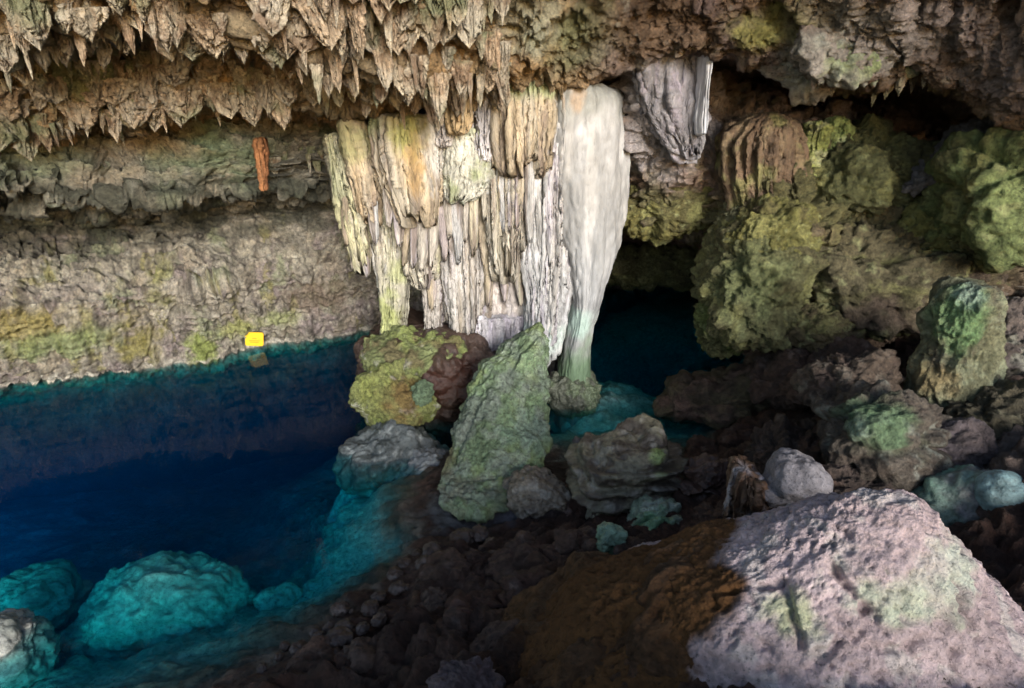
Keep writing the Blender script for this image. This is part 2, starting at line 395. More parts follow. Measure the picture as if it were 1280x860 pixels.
def build_shell():
    co = BASE.reshape(-1, 3)
    fa = grid_faces(nS, nX)
    no = vnormals(co, fa)
    tocam = np.array([0, 0, CAMZ]) - co
    if np.mean(np.sum(no * tocam, 1)) < 0: fa = fa[:, ::-1]; no = -no
    Sg = np.repeat(SS, nX); Xg = np.tile(PXS, nS)
    # rough crust on the ceiling, bedding on the band, dripstone below
    wc = sstep(6.4, 5.6, Sg); wl = sstep(8.6, 9.5, Sg); wr = sstep(700, 800, Xg)
    def only(m, fn, k=None):
        out = np.zeros((len(co),) if k is None else (len(co), k)); out[m] = fn(co[m]); return out
    mce = wc > 0; mbed = (wc < 1) & (wl < 1) & (wr < 1); mlow = (wl > 0) & (wr < 1); mr = wr > 0
    ce = only(mce, lambda q: relief(q, [('fbm', .5, .35), ('warp', (2.2, 2.2, 1.3), .38), ('lump', (5, 5, 2.6), .13), ('ridge', (6, 6, 1.5), .15), ('ridge', (11, 11, 5), .07)], 1))
    bed = only(mbed, lambda q: relief(q, [('fbm', .6, .3), ('step', (.9, .9, 3.0), .5), ('step', (1.2, 1.2, 7), .36), ('step', (1.5, 1.5, 15), .10), ('warp', (1.6, 1.6, 4), .26), ('ridge', (5, 5, 9), .12), ('ridge', 14, .04), ('crack', (1.5, 1.5, 3), .08)], 2))
    low = only(mlow, lambda q: relief(q, [('fbm', .45, .55), ('warp', (1.5, 1.5, 1.1), .2), ('billow', (2.6, 2.6, .7), .22), ('ridge', (4.2, 4.2, 1.6), .16), ('step', (.7, .7, 1.3), .14), ('step', (.8, .8, 5), .12), ('pit', 5, .10), ('crack', (1.1, 1.1, .7), .10), ('ridge', (12, 12, 6), .07)], 3))
    wall_r = only(mr, lambda q: relief(q, [('fbm', .8, .45), ('warp', 1.4, .4), ('crack', (1.1, 1.1, 1.6), .14), ('step', (.9, .9, 2.2), .18), ('lump', 4, .13), ('lump', 9, .07), ('ridge', 9, .09), ('pit', 7, .09)], 4))
    ceil_r = only(mr & (wc > 0), lambda q: relief(q, [('fbm', .7, .3), ('warp', 1.3, .2), ('ridge', (4, 4, 4), .10), ('pit', 6, .10), ('ridge', 10, .07), ('pit', 14, .05)], 14))
    rgt = wall_r * (1 - wc) + ceil_r * wc
    recess_shade = (sstep(7.5, 8.0, SS) * sstep(9.85, 9.1, SS))[:, None] * np.ones(nX)[None, :] * sstep(470, 380, PXS)[None, :]
    hl = ce * wc + (1 - wc) * (bed * (1 - wl) + low * wl)
    hl = hl * (1 - .55 * sstep(-.1, -.5, co[:, 2]))
    h = hl * (1 - wr) + wr * rgt
    co = co + no * h[:, None]
    # albedo
    cc = only(mce, lambda q: tint(q, OCHRE, [((.36, .30, .20), .8, .05, .25, .8), ((.20, .13, .085), 2.2, .25, .15, .6), (PALE, 1.9, .42, .12, .6)], [
        (P(720, 40, 10.4), (.9, 1.2, .6), (.24, .28, .15), .8), (P(660, 20, 9.8), .6, (.55, .55, .42), .8), (P(130, 95, 10.2), .8, (.22, .27, .13), .7)], 5), 3)
    bd = only(mbed, lambda q: tint(q, (.27, .25, .20), [(BEIGE, .9, .1, .2, .8), ((.18, .22, .14), .8, .18, .2, .7), (PALE, 3, .45, .1, .6)], [
        (P(270, 190, 12.6), (1.3, 1.2, .6), (.20, .26, .15), .85), (P(170, 170, 12), (1.2, 1, .35), OCHRE, .6), (P(40, 200, 11), (1, 1, .3), (.30, .34, .22), .7)], 6), 3)
    film = recess_shade.ravel()[:, None] * sstep(-.35, .15, fbm(co * np.array([1.2, 1.2, 4]), 4, 77) + .05)[:, None]  # dark algae film, deepened to paint the shade under the ledge
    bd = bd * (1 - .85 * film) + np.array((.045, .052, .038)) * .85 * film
    lo = only(mlow, lambda q: tint(q, GREY, [(PURP, .9, .15, .2, .6), (BEIGE, 1.3, .2, .2, .7), ((.17, .16, .12), (3, 3, .7), .28, .15, .6), ((.50, .46, .37), (1.5, 1.5, 1.0), .18, .2, .7), ((.27, .31, .17), (1.1, 1.1, .8), .28, .15, .6), ((.33, .30, .10), (2.4, 2.4, .6), .36, .12, .6), ((.10, .085, .075), (4, 4, 1.1), .26, .12, .7), ((.11, .09, .08), (9, 9, 5), .34, .1, .6), (PALE, 4, .45, .1, .5)], [
        (P(30, 410, 12), (.9, 1, .5), (.36, .30, .08), .7), (P(80, 430, 12.3), (1.3, 1, .45), (.26, .32, .13), .75), (P(165, 430, 12.8), (.5, .8, .7), (.27, .24, .06), .8),
        (P(250, 440, 13.4), (.35, .8, .6), (.30, .36, .09), .85), (P(300, 415, 13.9), (.5, .8, .35), (.34, .36, .11), .75), (P(350, 405, 14.3), (.6, .8, .3), (.36, .40, .16), .7),
        (P(190, 335, 13.2), (.35, .8, .9), (.27, .27, .09), .7), (P(120, 300, 13), (.9, 1, .4), (.33, .22, .13), .6), (P(400, 370, 15), (.9, .9, .7), (.23, .17, .13), .75), (P(100, 350, 12.7), (.8, .8, .6), (.36, .33, .28), .6)], 7), 3)
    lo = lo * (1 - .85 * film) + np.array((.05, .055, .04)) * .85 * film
    line = sstep(.10, .03, np.abs(co[:, 2] - .05) + .07 * fbm(co * 3, 3, 19) + .10 * np.clip(fbm(co * .9, 3, 21), -.3, 1))
    lo = lo * (1 - .85 * line[:, None]) + np.array((.60, .56, .48)) * .85 * line[:, None]
    rc = only(mr, lambda q: tint(q, (.24, .165, .115), [((.16, .105, .08), 1.2, .1, .2, .7), (PURP, 1.0, .2, .2, .6), ((.24, .23, .08), 1.1, .3, .15, .5), (PALE, 3.2, .45, .1, .5)], [
        (P(825, 150, 11.7), (1.5, 1.5, 1.2), (.48, .44, .45), .9), (P(870, 215, 12.6), (1.0, 1, .5), (.46, .32, .25), .8), (P(915, 190, 13), (.7, 1.2, .9), (.42, .35, .28), .8),
        (P(1060, 50, 9.3), (1.3, 1.2, .6), (.40, .38, .34), .85), (P(965, 35, 9.8), (.5, .8, .35), (.33, .32, .10), .85), (P(1000, 10, 9), (.8, .8, .25), (.44, .38, .28), .6), (P(925, 150, 13.5), (.35, 1, .5), (.32, .40, .40), .7), (P(1230, 40, 7.8), (1.6, 1.4, .8), (.46, .38, .36), .8),
        (P(1240, 110, 8.2), (.9, 1, .6), (.40, .34, .34), .7), (P(975, 130, 14.8), (.7, 1, .3), (.17, .20, .31), .7), (P(820, 330, 17.5), (2.5, 3, .8), (.20, .20, .10), .7), (P(1000, 320, 10.3), (2.0, 1.6, 1.5), (.16, .152, .066), .9), (P(1150, 330, 10.0), (1.8, 1.6, 1.0), (.14, .122, .062), .85), (P(1020, 230, 10.8), (1.6, 1.6, .9), (.145, .138, .062), .85), (P(840, 262, 12), (1.4, 1.2, .5), (.155, .145, .07), .9), (P(1160, 150, 15), (2.5, 2, 1.4), (.17, .125, .11), .75)], 8), 3)
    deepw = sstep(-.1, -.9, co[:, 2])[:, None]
    lo_deep = tint(co, (.07, .085, .09), [((.18, .20, .19), 1.2, .2, .2, .6)], [((6, 20, -1), (4, 5, 3), (.5, .5, .46), .9)], 10)  # right-hand patch painted pale because no sun reaches that wall
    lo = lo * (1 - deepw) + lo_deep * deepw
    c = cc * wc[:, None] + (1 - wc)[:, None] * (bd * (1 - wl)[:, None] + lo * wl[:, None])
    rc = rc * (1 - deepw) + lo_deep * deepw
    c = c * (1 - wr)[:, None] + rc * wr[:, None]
    # split into ceiling and wall
    cut = int(np.searchsorted(SS, 6.0))
    def part(name, a, b):
        cs = co.reshape(nS, nX, 3)[a:b].reshape(-1, 3); cl = c.reshape(nS, nX, 3)[a:b].reshape(-1, 3)
        f = grid_faces(b - a, nX)
        nn = vnormals(cs[:], f[:1000])
        if flip: f = f[:, ::-1]
        me = mesh(name, cs, f); set_col(me, cl)
        return tag(link(name, me, M_ROCK), kind='structure')
    flip = bool(fa[0][1] != 1)
    part('cave_ceiling', 0, cut + 1); part('cave_wall', cut, nS)
    return co.reshape(nS, nX, 3)
SHELL = build_shell()

# ================================================================== FLOOR AND LAKE BED (one sheet)
FL = [(0,860,-1.3),(60,860,-.55),(150,860,-.22),(250,815,-.22),(330,780,-.22),(290,850,.02),(200,860,-.05),(400,782,.05),(370,768,-.15),(450,740,.08),(520,690,.12),(535,645,.1),
 (480,690,-.3),(440,715,-.5),(395,740,-.75),(475,605,-.15),(455,640,-.3),(432,680,-.5),(505,650,-.1),(395,700,-1.0),(398,640,-2.4),(372,690,-2.2),(425,590,-2.6),(350,730,-2.2),(350,755,-1.9),(500,600,-.1),(430,565,-2.8),(380,600,-4),(250,750,-2.2),(100,760,-2.3),(0,780,-2.6),(0,640,-4),
 (200,640,-4.4),(300,700,-3.4),(300,520,-5),(100,540,-4.6),(400,470,-5),(560,560,.1),(600,640,.12),(660,615,.1),(640,560,.05),(720,600,.05),(700,545,-.35),(760,515,-.8),(810,520,-1.6),(750,485,-1.5),
 (745,430,-.9),(800,470,-1.5),(850,430,-.6),(850,395,-.25),(800,382,-.3),(900,420,-.2),(770,400,-.6),(850,510,-1.6),(815,545,-.7),(900,460,-1.2),(760,545,-.1),(935,448,-.1),(880,510,-.5),(1000,430,.7),(1100,410,1.6),(1200,395,2.4),(1280,390,3.0),(780,590,.25),(860,565,-.05),(900,540,.05),
 (850,620,.5),(700,655,.35),(640,680,.35),(560,680,.25),(600,760,.6),(500,760,.3),(420,820,.3),(360,860,.25),(500,860,.8),(640,860,1.3),(700,760,.9),(760,720,1.0),(640,720,.5),(820,680,.9),(900,640,1.1),(940,560,.6),(960,500,.5),
 (1050,480,1.3),(1050,560,1.8),(1150,520,2.3),(1150,600,2.1),(1280,480,2.8),(1280,600,2.6),(1250,690,2.3),(1000,760,1.8),(900,800,1.7),(800,860,1.8),(1000,860,2.1),(1280,860,2.2),(1280,760,2.3)]
FW = [(-8,2,-1.2),(-4,1.5,.3),(-.4,0,3.0),(.5,-1,4.5),(1.5,-1,4.6),(2.2,-1,4.3),(3.6,-1,2.6),(0,2,2.0),(5,0,2.4),(3,1.5,2.6),(10,6,3.4),(14,10,6),(0,-4,3.4),(8,-4,2.5),(-8,-4,0),(-3,-1,.4),(-2,-4,1.2),(-17,12,-5),(-12,18,-6),(0,24,-5),(7,22,-.2),(12,15,3),(4,17,-.5),(-2,16,-5),(1,13.5,-3),(-3,13.5,-5),(15,3,6),(-16,3,-4)]  # unseen ground behind camera: ridge added to shade foreground, dips let sun in
def rbf_fit():
    p = [W(a, b, z) for a, b, z in FL] + [np.array(f) for f in FW]
    p = np.array(p, float)
    d = np.linalg.norm(p[:, None, :2] - p[None, :, :2], axis=-1)
    n = len(p)
    A = np.zeros((n + 3, n + 3)); A[:n, :n] = d + np.eye(n) * -.02
    Q = np.c_[np.ones(n), p[:, :2]]; A[:n, n:] = Q; A[n:, :n] = Q.T
    w = np.linalg.solve(A, np.r_[p[:, 2], 0, 0, 0])
    return p, w
RP, RW = rbf_fit()
def floor_z(x, y):
    xy = np.stack([np.ravel(x), np.ravel(y)], -1)
    z = np.empty(len(xy))
    for i in range(0, len(xy), 20000):
        q = xy[i:i + 20000]
        d = np.sqrt(np.sum((q[:, None] - RP[None, :, :2])**2, -1) + .02)
        z[i:i + 20000] = d @ RW[:-3] + RW[-3] + q @ RW[-2:]
    return z

def build_floor():
    m, n = 620, 700
    tt = np.linspace(0, 1, m)
    yy = -4 + 6.5 * tt[:120].max() * 0 + np.where(tt < .12, tt / .12 * 6, 6 + (np.exp((tt - .12) / .88 * 2.0) - 1) / (math.e**2 - 1) * 24)
    uu = np.linspace(-1, 1, n)
    Y2, U2 = np.meshgrid(yy, uu, indexing='ij')
    X2 = U2 * (5.5 + .62 * np.maximum(Y2, 0)) * 1.25
    co = np.stack([X2, Y2, floor_z(X2, Y2).reshape(m, n)], -1).reshape(-1, 3)
    fa = grid_faces(m, n)
    no = vnormals(co, fa)
    if no[:, 2].mean() < 0: fa = fa[:, ::-1]; no = -no
    z = co[:, 2]
    rough = relief(co, [('fbm', .7, .28), ('warp', (.8, 1.8, 1.6), .34), ('ridge', (2, 4.5, 4), .13), ('crack', (.9, 1.6, 1.6), .10), ('ridge', 9, .06), ('pit', 7, .04)], 50)
    under = relief(co, [('fbm', .7, .25), ('warp', .9, .4), ('ridge', 2.5, .12), ('lump', 4, .05)], 51)
    wet = sstep(.45, .0, z)
    dp = sstep(-.1, -1.2, z)
    h = rough * (1 - wet) + wet * (under * dp * (1 - .6 * sstep(-2, -3.2, z)) + (1 - dp) * .35 * rough)
    co = co + no * h[:, None]
    z = co[:, 2]
    dry = tint(co, DARKM, [(BROWN, 1.2, .08, .2, .8), ((.10, .062, .05), 2.8, .34, .12, .7), ((.05, .02, .011), .8, .1, .2, .5)], [
        (W(900, 760, 1.6), (1.5, 1.1, 1.2), CLAY, .85), (W(760, 800, 1.2), (1.2, .8, 1), CLAY, .8), (W(690, 770, .9), (.7, .8, 1), (.12, .055, .02), .8),
        (W(1200, 560, 2.3), (1.2, 1.2, 1), (.17, .13, .11), .7), (W(960, 520, 1.1), (1, 1.3, 1), (.13, .085, .06), .7), (W(570, 640, .1), (.55, .6, .5), (.13, .14, .15), .8), (W(650, 640, .1), (.9, .35, .4), (.13, .14, .17), .8)], 52)
    sub = tint(co, (.42, .43, .38), [((.28, .29, .26), 1.1, .1, .2, .7), ((.52, .52, .46), 2.5, .3, .15, .6)], [(W(850, 410, -1.3), (4, 5, 1.5), (.66, .66, .60), .9), (W(455, 655, -.5), (1.1, 1.6, 1.0), (.70, .70, .64), .9), (W(420, 715, -.7), (.9, .9, .8), (.62, .62, .56), .8)], 53)  # broad far-pool patch is paled to make up for missing light
    shelf = tint(co, (.12, .105, .085), [((.20, .18, .15), 1.5, .1, .2, .7)], (), 54)
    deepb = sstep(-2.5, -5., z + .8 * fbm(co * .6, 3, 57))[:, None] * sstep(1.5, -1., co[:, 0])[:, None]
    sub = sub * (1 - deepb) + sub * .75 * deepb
    wsub = sstep(-.06, -.35, z)[:, None]; wdry = sstep(-.02, .12, z + .05 * fbm(co * 3, 2, 55))[:, None]
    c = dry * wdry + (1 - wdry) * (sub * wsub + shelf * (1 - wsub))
    me = mesh('cave_floor', co, fa); set_col(me, c)
    tag(link('cave_floor', me, M_MUD), kind='structure')
build_floor()

# ================================================================== WATER
def build_water():
    x0, x1, y0, y1, z0, z1 = -24, 20, 1.5, 34, -14, 0
    v = [(x, y, z) for z in (z0, z1) for y in (y0, y1) for x in (x0, x1)]
    f = [(0, 2, 3, 1), (4, 5, 7, 6), (0, 1, 5, 4), (2, 6, 7, 3), (0, 4, 6, 2), (1, 3, 7, 5)]
    me = mesh('lake_water', np.array(v, float), f, False)
    m = bpy.data.materials.new('clear_cave_water'); m.use_nodes = True
    nt = m.node_tree; N, L = nt.nodes, nt.links
    N.remove(N['Principled BSDF'])
    out = N['Material Output']
    tr = N.new('ShaderNodeBsdfTransparent'); tr.inputs[0].default_value = (.96, .98, 1, 1)
    gl = N.new('ShaderNodeBsdfGlossy'); gl.inputs['Roughness'].default_value = .03
    fr = N.new('ShaderNodeFresnel'); fr.inputs['IOR'].default_value = 1.33
    geo = N.new('ShaderNodeNewGeometry')
    no = N.new('ShaderNodeTexNoise'); no.inputs['Scale'].default_value = 1.6; no.inputs['Detail'].default_value = 3
    L.new(geo.outputs['Position'], no.inputs['Vector'])
    bp = N.new('ShaderNodeBump'); bp.inputs['Strength'].default_value = .06; bp.inputs['Distance'].default_value = .1
    L.new(no.outputs['Fac'], bp.inputs['Height']); L.new(bp.outputs[0], gl.inputs['Normal']); L.new(bp.outputs[0], fr.inputs['Normal'])
    mx = N.new('ShaderNodeMixShader')
    half = N.new('ShaderNodeMath'); half.operation = 'MULTIPLY'; half.inputs[1].default_value = .48      # seen through a polarised surface
    L.new(fr.outputs[0], half.inputs[0]); L.new(half.outputs[0], mx.inputs[0]); L.new(tr.outputs[0], mx.inputs[1]); L.new(gl.outputs[0], mx.inputs[2])
    L.new(mx.outputs[0], out.inputs['Surface'])
    va = N.new('ShaderNodeVolumeAbsorption')
    d = 2.0
    sig = (1.7, .14, .06)
    va.inputs['Color'].default_value = (1 - sig[0] / d, 1 - sig[1] / d, 1 - sig[2] / d, 1); va.inputs['Density'].default_value = d
    vs = N.new('ShaderNodeVolumeScatter'); vs.inputs['Color'].default_value = (.05, .42, 1, 1); vs.inputs['Density'].default_value = .03
    av = N.new('ShaderNodeAddShader'); L.new(va.outputs[0], av.inputs[0]); L.new(vs.outputs[0], av.inputs[1])
    L.new(av.outputs[0], out.inputs['Volume'])
    tag(link('lake_water', me, m), kind='structure')
build_water()

# ================================================================== THE LIMESTONE COLUMN
def thing(name, loc, label, cat, group=None):
    o = bpy.data.objects.new(name, None); COL.objects.link(o); o.empty_display_size = .2
    o.location = loc
    return tag(o, label, cat, group)

def adopt(o, par):                       # keep the part where it stands
    o.parent = par; o.matrix_parent_inverse = par.matrix_world.inverted() if False else __import__('mathutils').Matrix.Translation(par.location).inverted()
    return o

colm = thing('limestone_column', P(600, 440, 12.2).tolist(), 'massive cream and white fluted limestone column hanging from the ceiling to the pool', 'cave column')
FLUTE = [('warp', (3, 3, .6), .10), ('ridge', (9, 9, 1.6), .05), ('fbm', (1.5, 1.5, .6), .10), ('pit', (7, 7, 3), .05), ('ridge', (14, 14, 6), .025), ('billow', (5, 5, 4), .035)]
def cur(name, rows, Y, deep, base, marks=(), patches=(), seed=0, flute=(.10, 9, .04), jag=.12, mat=None, spec=FLUTE, label=None, **k):
    o = loft(name, rows, Y, deep, spec, colr(base, marks, patches, seed), mat or M_FLOW, seed=seed, flute=flute, jag=jag, **k)
    adopt(o, colm)
    if label: o['label'] = label
    return o
VW = (4, 4, .35)                                                            # streaks run down the stone
LILM = (LILAC, VW, .22, .15, .6); GRYM = ((.40, .37, .34), VW, .15, .2, .7); MOSM = ((.36, .37, .19), (3, 3, .4), .33, .12, .6); TANM = (TAN, VW, .1, .2, .7)  # lilac streaks imitate the purple shading between the flutes
SHAD = ((.20, .155, .13), (6, 6, .35), .22, .1, .75)  # dark streaks painted in place of shaded crevices
# the dark purplish core behind the curtains
cur('core', [(70, 545, 700), (105, 520, 745), (150, 460, 750), (250, 462, 740), (320, 520, 712), (350, 572, 710), (400, 578, 705), (470, 575, 705)], 13.3, .8, (.36, .31, .33), [LILM, GRYM, SHAD], seed=11, jag=.0, top=0, n=240)
cur('flowstone_apron', [(94, 690, 750), (104, 668, 766), (125, 658, 778), (165, 656, 787), (220, 664, 787), (270, 686, 779), (330, 706, 761), (370, 711, 750), (400, 706, 742), (440, 698, 739), (496, 690, 738), (540, 688, 742)],
    12.05, .75, (.34, .34, .345), [((.24, .24, .24), (1.6, 1.6, .35), .05, .2, .75), ((.42, .41, .40), (3, 3, .4), .25, .15, .6)], [(P(720, 118, 11.3), (1.0, .9, .42), (.27, .28, .265), .85), (P(722, 122, 11.2), (.16, .5, .3), (.38, .27, .18), .7), (P(722, 470, 11.7), (.9, 1.2, .95), (.20, .30, .18), .95), (P(718, 400, 11.5), (.5, .9, .35), (.45, .60, .52), .7)],
    seed=12, flute=(.035, 2.2, .06), jag=.0, mat=M_SMOOTH, spec=[('fbm', (1.1, 1.1, .3), .2), ('ridge', (4, 4, .6), .03), ('billow', (6, 6, 3), .03), ('pit', (8, 8, 4), .03), ('ridge', (12, 12, 5), .012)], label='smooth grey white sheet of flowstone on the right side')
cur('flowstone_rib', [(98, 655, 722), (140, 660, 724), (200, 655, 722), (300, 652, 718), (360, 650, 712), (400, 652, 702), (450, 655, 692)], 12.0, .65, WHITE, [LILM, GRYM], [(P(690, 118, 11.4), (.7, .8, .4), (.42, .43, .40), .8), (P(715, 120, 11.4), (.22, .5, .4), (.50, .34, .22), .8), (P(680, 425, 11.4), (.7, .7, .4), (.50, .62, .55), .6)], seed=13, flute=(.15, 6, .05), jag=.05)
cur('flowstone_rib', [(150, 640, 672), (250, 650, 676), (330, 655, 680), (420, 668, 690), (440, 670, 688)], 11.6, .25, WHITE, [LILM], seed=14, flute=(.08, 4, .05), jag=.05, spec=FLUTE[1:])
cur('flowstone_rib', [(170, 680, 704), (260, 683, 703), (340, 684, 700), (430, 680, 694)], 11.55, .22, (.52, .50, .48), [LILM, GRYM], seed=15, flute=(.08, 4, .05), jag=.08, spec=FLUTE[1:])
cur('curtain', [(98, 625, 690), (112, 612, 695), (150, 610, 696), (195, 613, 694), (222, 616, 690)], 11.5, .55, TAN, [(OCHRE, VW, .2, .15, .6), (CREAM, VW, .1, .2, .7), SHAD], [(P(655, 108, 11), (.75, .8, .22), (.36, .40, .22), .85)], seed=16, flute=(.14, 10, .03), jag=.28, jagf=11, label='short tan fluted curtain with a mossy top')
cur('curtain', [(180, 600, 665), (230, 602, 664), (300, 606, 662), (352, 612, 660)], 11.75, .5, CREAM, [MOSM, SHAD, TANM], seed=17, flute=(.14, 10, .03), jag=.34, jagf=9)
cur('curtain', [(300, 560, 690), (350, 556, 706), (400, 560, 705), (445, 565, 700)], 12.3, .5, (.46, .41, .38), [LILM, SHAD, GRYM], seed=18, flute=(.12, 13, .03), jag=.12, jagf=10, n=240)
cur('curtain', [(390, 575, 660), (440, 580, 655)], 12.0, .4, (.46, .44, .46), [LILM], seed=19, flute=(.10, 9, .03), jag=.08)
cur('mossy_boss', [(158, 562, 612), (175, 556, 622), (215, 554, 622), (240, 553, 612), (254, 558, 590)], 11.6, .5, (.52, .51, .44), [((.33, .37, .20), 1.6, .08, .2, .8), (WHITE, 2, .25, .15, .7)], seed=20, flute=(.06, 5, .2), jag=.15, spec=[('lump', 4, .09), ('fbm', 1.5, .1), ('ridge', 7, .05)], label='rounded boss of white stone spotted with moss')
cur('curtain', [(215, 545, 625), (280, 540, 620), (340, 548, 618), (400, 560, 612), (425, 565, 606)], 12.1, .5, (.48, .45, .42), [LILM, TANM, SHAD], seed=21, flute=(.14, 9, .03), jag=.14)
cur('hanging_finger', [(50, 545, 592), (80, 548, 592), (120, 556, 590), (150, 560, 588), (170, 566, 584)], 11.0, .3, (.48, .36, .21), [(CREAM, VW, .2, .15, .6), (RUST, VW, .35, .1, .5)], [(P(575, 75, 10.8), .35, (.48, .46, .20), .8)], seed=22, flute=(.09, 5, .05), jag=.14, label='orange tan finger hanging above the curtains')
cur('hanging_finger', [(75, 538, 560), (110, 540, 560), (150, 543, 562), (185, 546, 562)], 11.3, .25, (.50, .47, .46), [LILM, SHAD], seed=23, flute=(.08, 4, .08), jag=.1)
cur('hanging_finger', [(90, 588, 622), (130, 590, 618), (170, 596, 613), (205, 603, 614)], 11.3, .28, (.54, .52, .54), [LILM, GRYM], seed=24, flute=(.08, 5, .06), jag=.12)
cur('curtain', [(142, 466, 545), (165, 464, 552), (205, 468, 556), (240, 480, 556), (282, 500, 552)], 11.5, .55, TAN, [(CREAM, VW, .1, .2, .7), SHAD, (WHITE, VW, .35, .1, .6)], [(P(510, 165, 11), (.35, .6, .4), (.36, .36, .12), .85), (P(520, 205, 10.9), (.25, .6, .5), (.44, .28, .11), .7), (P(542, 190, 11), (.22, .6, .6), (.66, .64, .60), .8), (P(455, 155, 11), (.3, .6, .3), (.24, .28, .14), .8)],
    seed=25, flute=(.10, 10, .03), jag=.36, jagf=9, label='broad tan and orange curtain with a mossy upper edge')
cur('curtain', [(150, 428, 452), (180, 432, 462), (215, 440, 474), (255, 448, 478), (282, 458, 478)], 11.7, .35, (.46, .36, .24), [(CREAM, VW, .15, .2, .6), SHAD], [(P(438, 175, 11.4), .5, (.36, .36, .17), .7)], seed=26, flute=(.09, 7, .04), jag=.32, jagf=9)
cur('curtain', [(165, 412, 436), (210, 416, 452), (260, 424, 470), (310, 436, 478), (342, 446, 476)], 12.0, .42, (.50, .47, .30), [MOSM, SHAD, (CREAM, VW, .2, .15, .7)], [(P(422, 215, 11.7), (.3, .6, .8), (.28, .30, .20), .7)], seed=27, flute=(.11, 8, .04), jag=.36, jagf=8)
cur('pillar_leg', [(250, 462, 512), (310, 470, 512), (350, 475, 508), (400, 480, 507), (445, 478, 512)], 12.0, .38, (.44, .41, .33), [MOSM, SHAD, (WHITE, VW, .3, .12, .6)], [(P(485, 400, 11.7), (.35, .7, .7), (.40, .44, .16), .8), (P(500, 340, 11.7), (.25, .6, .3), (.46, .50, .22), .6)], seed=28, flute=(.10, 8, .04), jag=.0, bot=0)
cur('curtain', [(240, 500, 560), (300, 502, 560), (335, 506, 556), (358, 516, 548)], 11.95, .4, (.48, .44, .36), [LILM, SHAD, MOSM], seed=29, flute=(.12, 9, .03), jag=.22)
cur('pillar_leg', [(300, 528, 556), (350, 531, 556), (400, 530, 553), (445, 524, 560)], 12.1, .3, (.48, .44, .40), [LILM, SHAD], seed=30, flute=(.09, 6, .04), jag=.0, bot=0)
cur('pillar_leg', [(300, 578, 618), (360, 580, 616), (410, 578, 612), (445, 575, 615)], 12.15, .35, (.46, .43, .40), [LILM, SHAD], seed=31, flute=(.10, 7, .04), jag=.0, bot=0)
# thin drips under and between the curtains
drng = random.Random(5)
for x, y, l, Yd in [(432, 262, 46, 11.7), (442, 286, 52, 11.75), (455, 300, 48, 11.8), (466, 268, 40, 11.5), (474, 300, 60, 11.8), (486, 236, 50, 11.3), (497, 262, 48, 11.3), (508, 270, 64, 11.5), (519, 280, 56, 11.5), (530, 272, 70, 11.5), (541, 276, 60, 11.5), (551, 262, 66, 11.6),
    (560, 240, 60, 11.6), (571, 246, 86, 11.6), (582, 236, 70, 11.6), (593, 226, 96, 11.6), (604, 190, 90, 11.4), (614, 215, 60, 11.45), (626, 212, 84, 11.4), (638, 205, 90, 11.4), (650, 210, 80, 11.4), (661, 200, 110, 11.35), (672, 200, 130, 11.4), (684, 190, 150, 11.4), (696, 190, 170, 11.5), (708, 200, 150, 11.6), (610, 330, 56, 11.7), (630, 336, 46, 11.7), (648, 330, 54, 11.7), (575, 300, 70, 11.8), (590, 330, 60, 11.8), (540, 330, 60, 11.9), (523, 318, 36, 11.9), (665, 360, 60, 11.8), (680, 350, 70, 11.7)]:
    w = drng.uniform(8, 15); bnd = drng.uniform(-3, 5)
    cur('drip', [(y - 18, x - w * .4, x + w * .4), (y, x - w / 2, x + w / 2), (y + l * .5, x - w * .42 + bnd * .4, x + w * .42 + bnd * .4), (y + l * .85, x - w * .22 + bnd, x + w * .22 + bnd), (y + l, x - w * .08 + bnd, x + w * .08 + bnd)], Yd - .04, w * .009,
        drng.choice([CREAM, (.46, .42, .37), (.44, .40, .30), WHITE, (.43, .36, .26)]) if x < 655 else drng.choice([WHITE, (.47, .46, .45)]), [LILM, SHAD], seed=900 + int(x), flute=(.03, 3, .1), jag=.15, spec=[('ridge', (8, 8, 2), .03), ('fbm', (3, 3, 1.5), .03)], n=44, m=50)
# pedestal: algae shelf, red-brown recess painted dark for its shadow, knob and wet foot
WETP = [('fbm', 1.1, .34), ('warp', 1.9, .22), ('lump', 3.5, .11), ('lump', 8, .05), ('ridge', 6, .05)]
def part(o, label=None):
    adopt(o, colm)
    if label: o['label'] = label
    return o
part(loft('pedestal', [(405, 470, 600), (430, 452, 640), (462, 455, 640), (500, 470, 620), (560, 450, 600), (620, 440, 600), (700, 400, 590)], 12.2, 1.7, WETP, colr((.07, .045, .036), [((.08, .05, .035), 1.6, .15, .2, .7)], [(P(560, 470, 11), (1.2, 1.5, .5), (.055, .022, .016), .9)], 32), M_WET, seed=32, n=260, m=200))
part(pblob('algae_shelf', 515, 440, 130, 44, 11.3, WETP, colr((.24, .27, .12), [(LIME, 1.6, .2, .15, .7), (PALE, 3, .35, .1, .7), ((.20, .13, .08), 1.5, .3, .12, .6)], (), 33), M_MOSS, seed=33, deep=1.1, scale=.7), 'yellow green algae shelf under the curtains')
part(pblob('algae_knob', 492, 496, 96, 84, 10.4, WETP, colr((.30, .32, .12), [(LIME, 1.5, .15, .15, .7), (PALE, 3.5, .35, .1, .7)], [(P(505, 500, 9.8), (.4, .6, .5), (.26, .14, .055), .75), (P(465, 490, 10), (.25, .5, .4), (.38, .40, .12), .7)], 34), M_MOSS, seed=34, deep=1.1, scale=.8), 'yellow green and rust knob at the water')
part(pblob('wet_foot', 485, 578, 112, 100, 9.75, WETP, colr((.12, .135, .135), [((.07, .08, .085), 1.6, .05, .2, .8), ((.36, .38, .37), 5, .34, .1, .6)], [(P(485, 610, 9.3), (1.0, .9, .4), (.50, .52, .48), .85)], 35), M_WET, seed=35, deep=1.0, scale=.8), 'wet grey foot ringed with white crust')
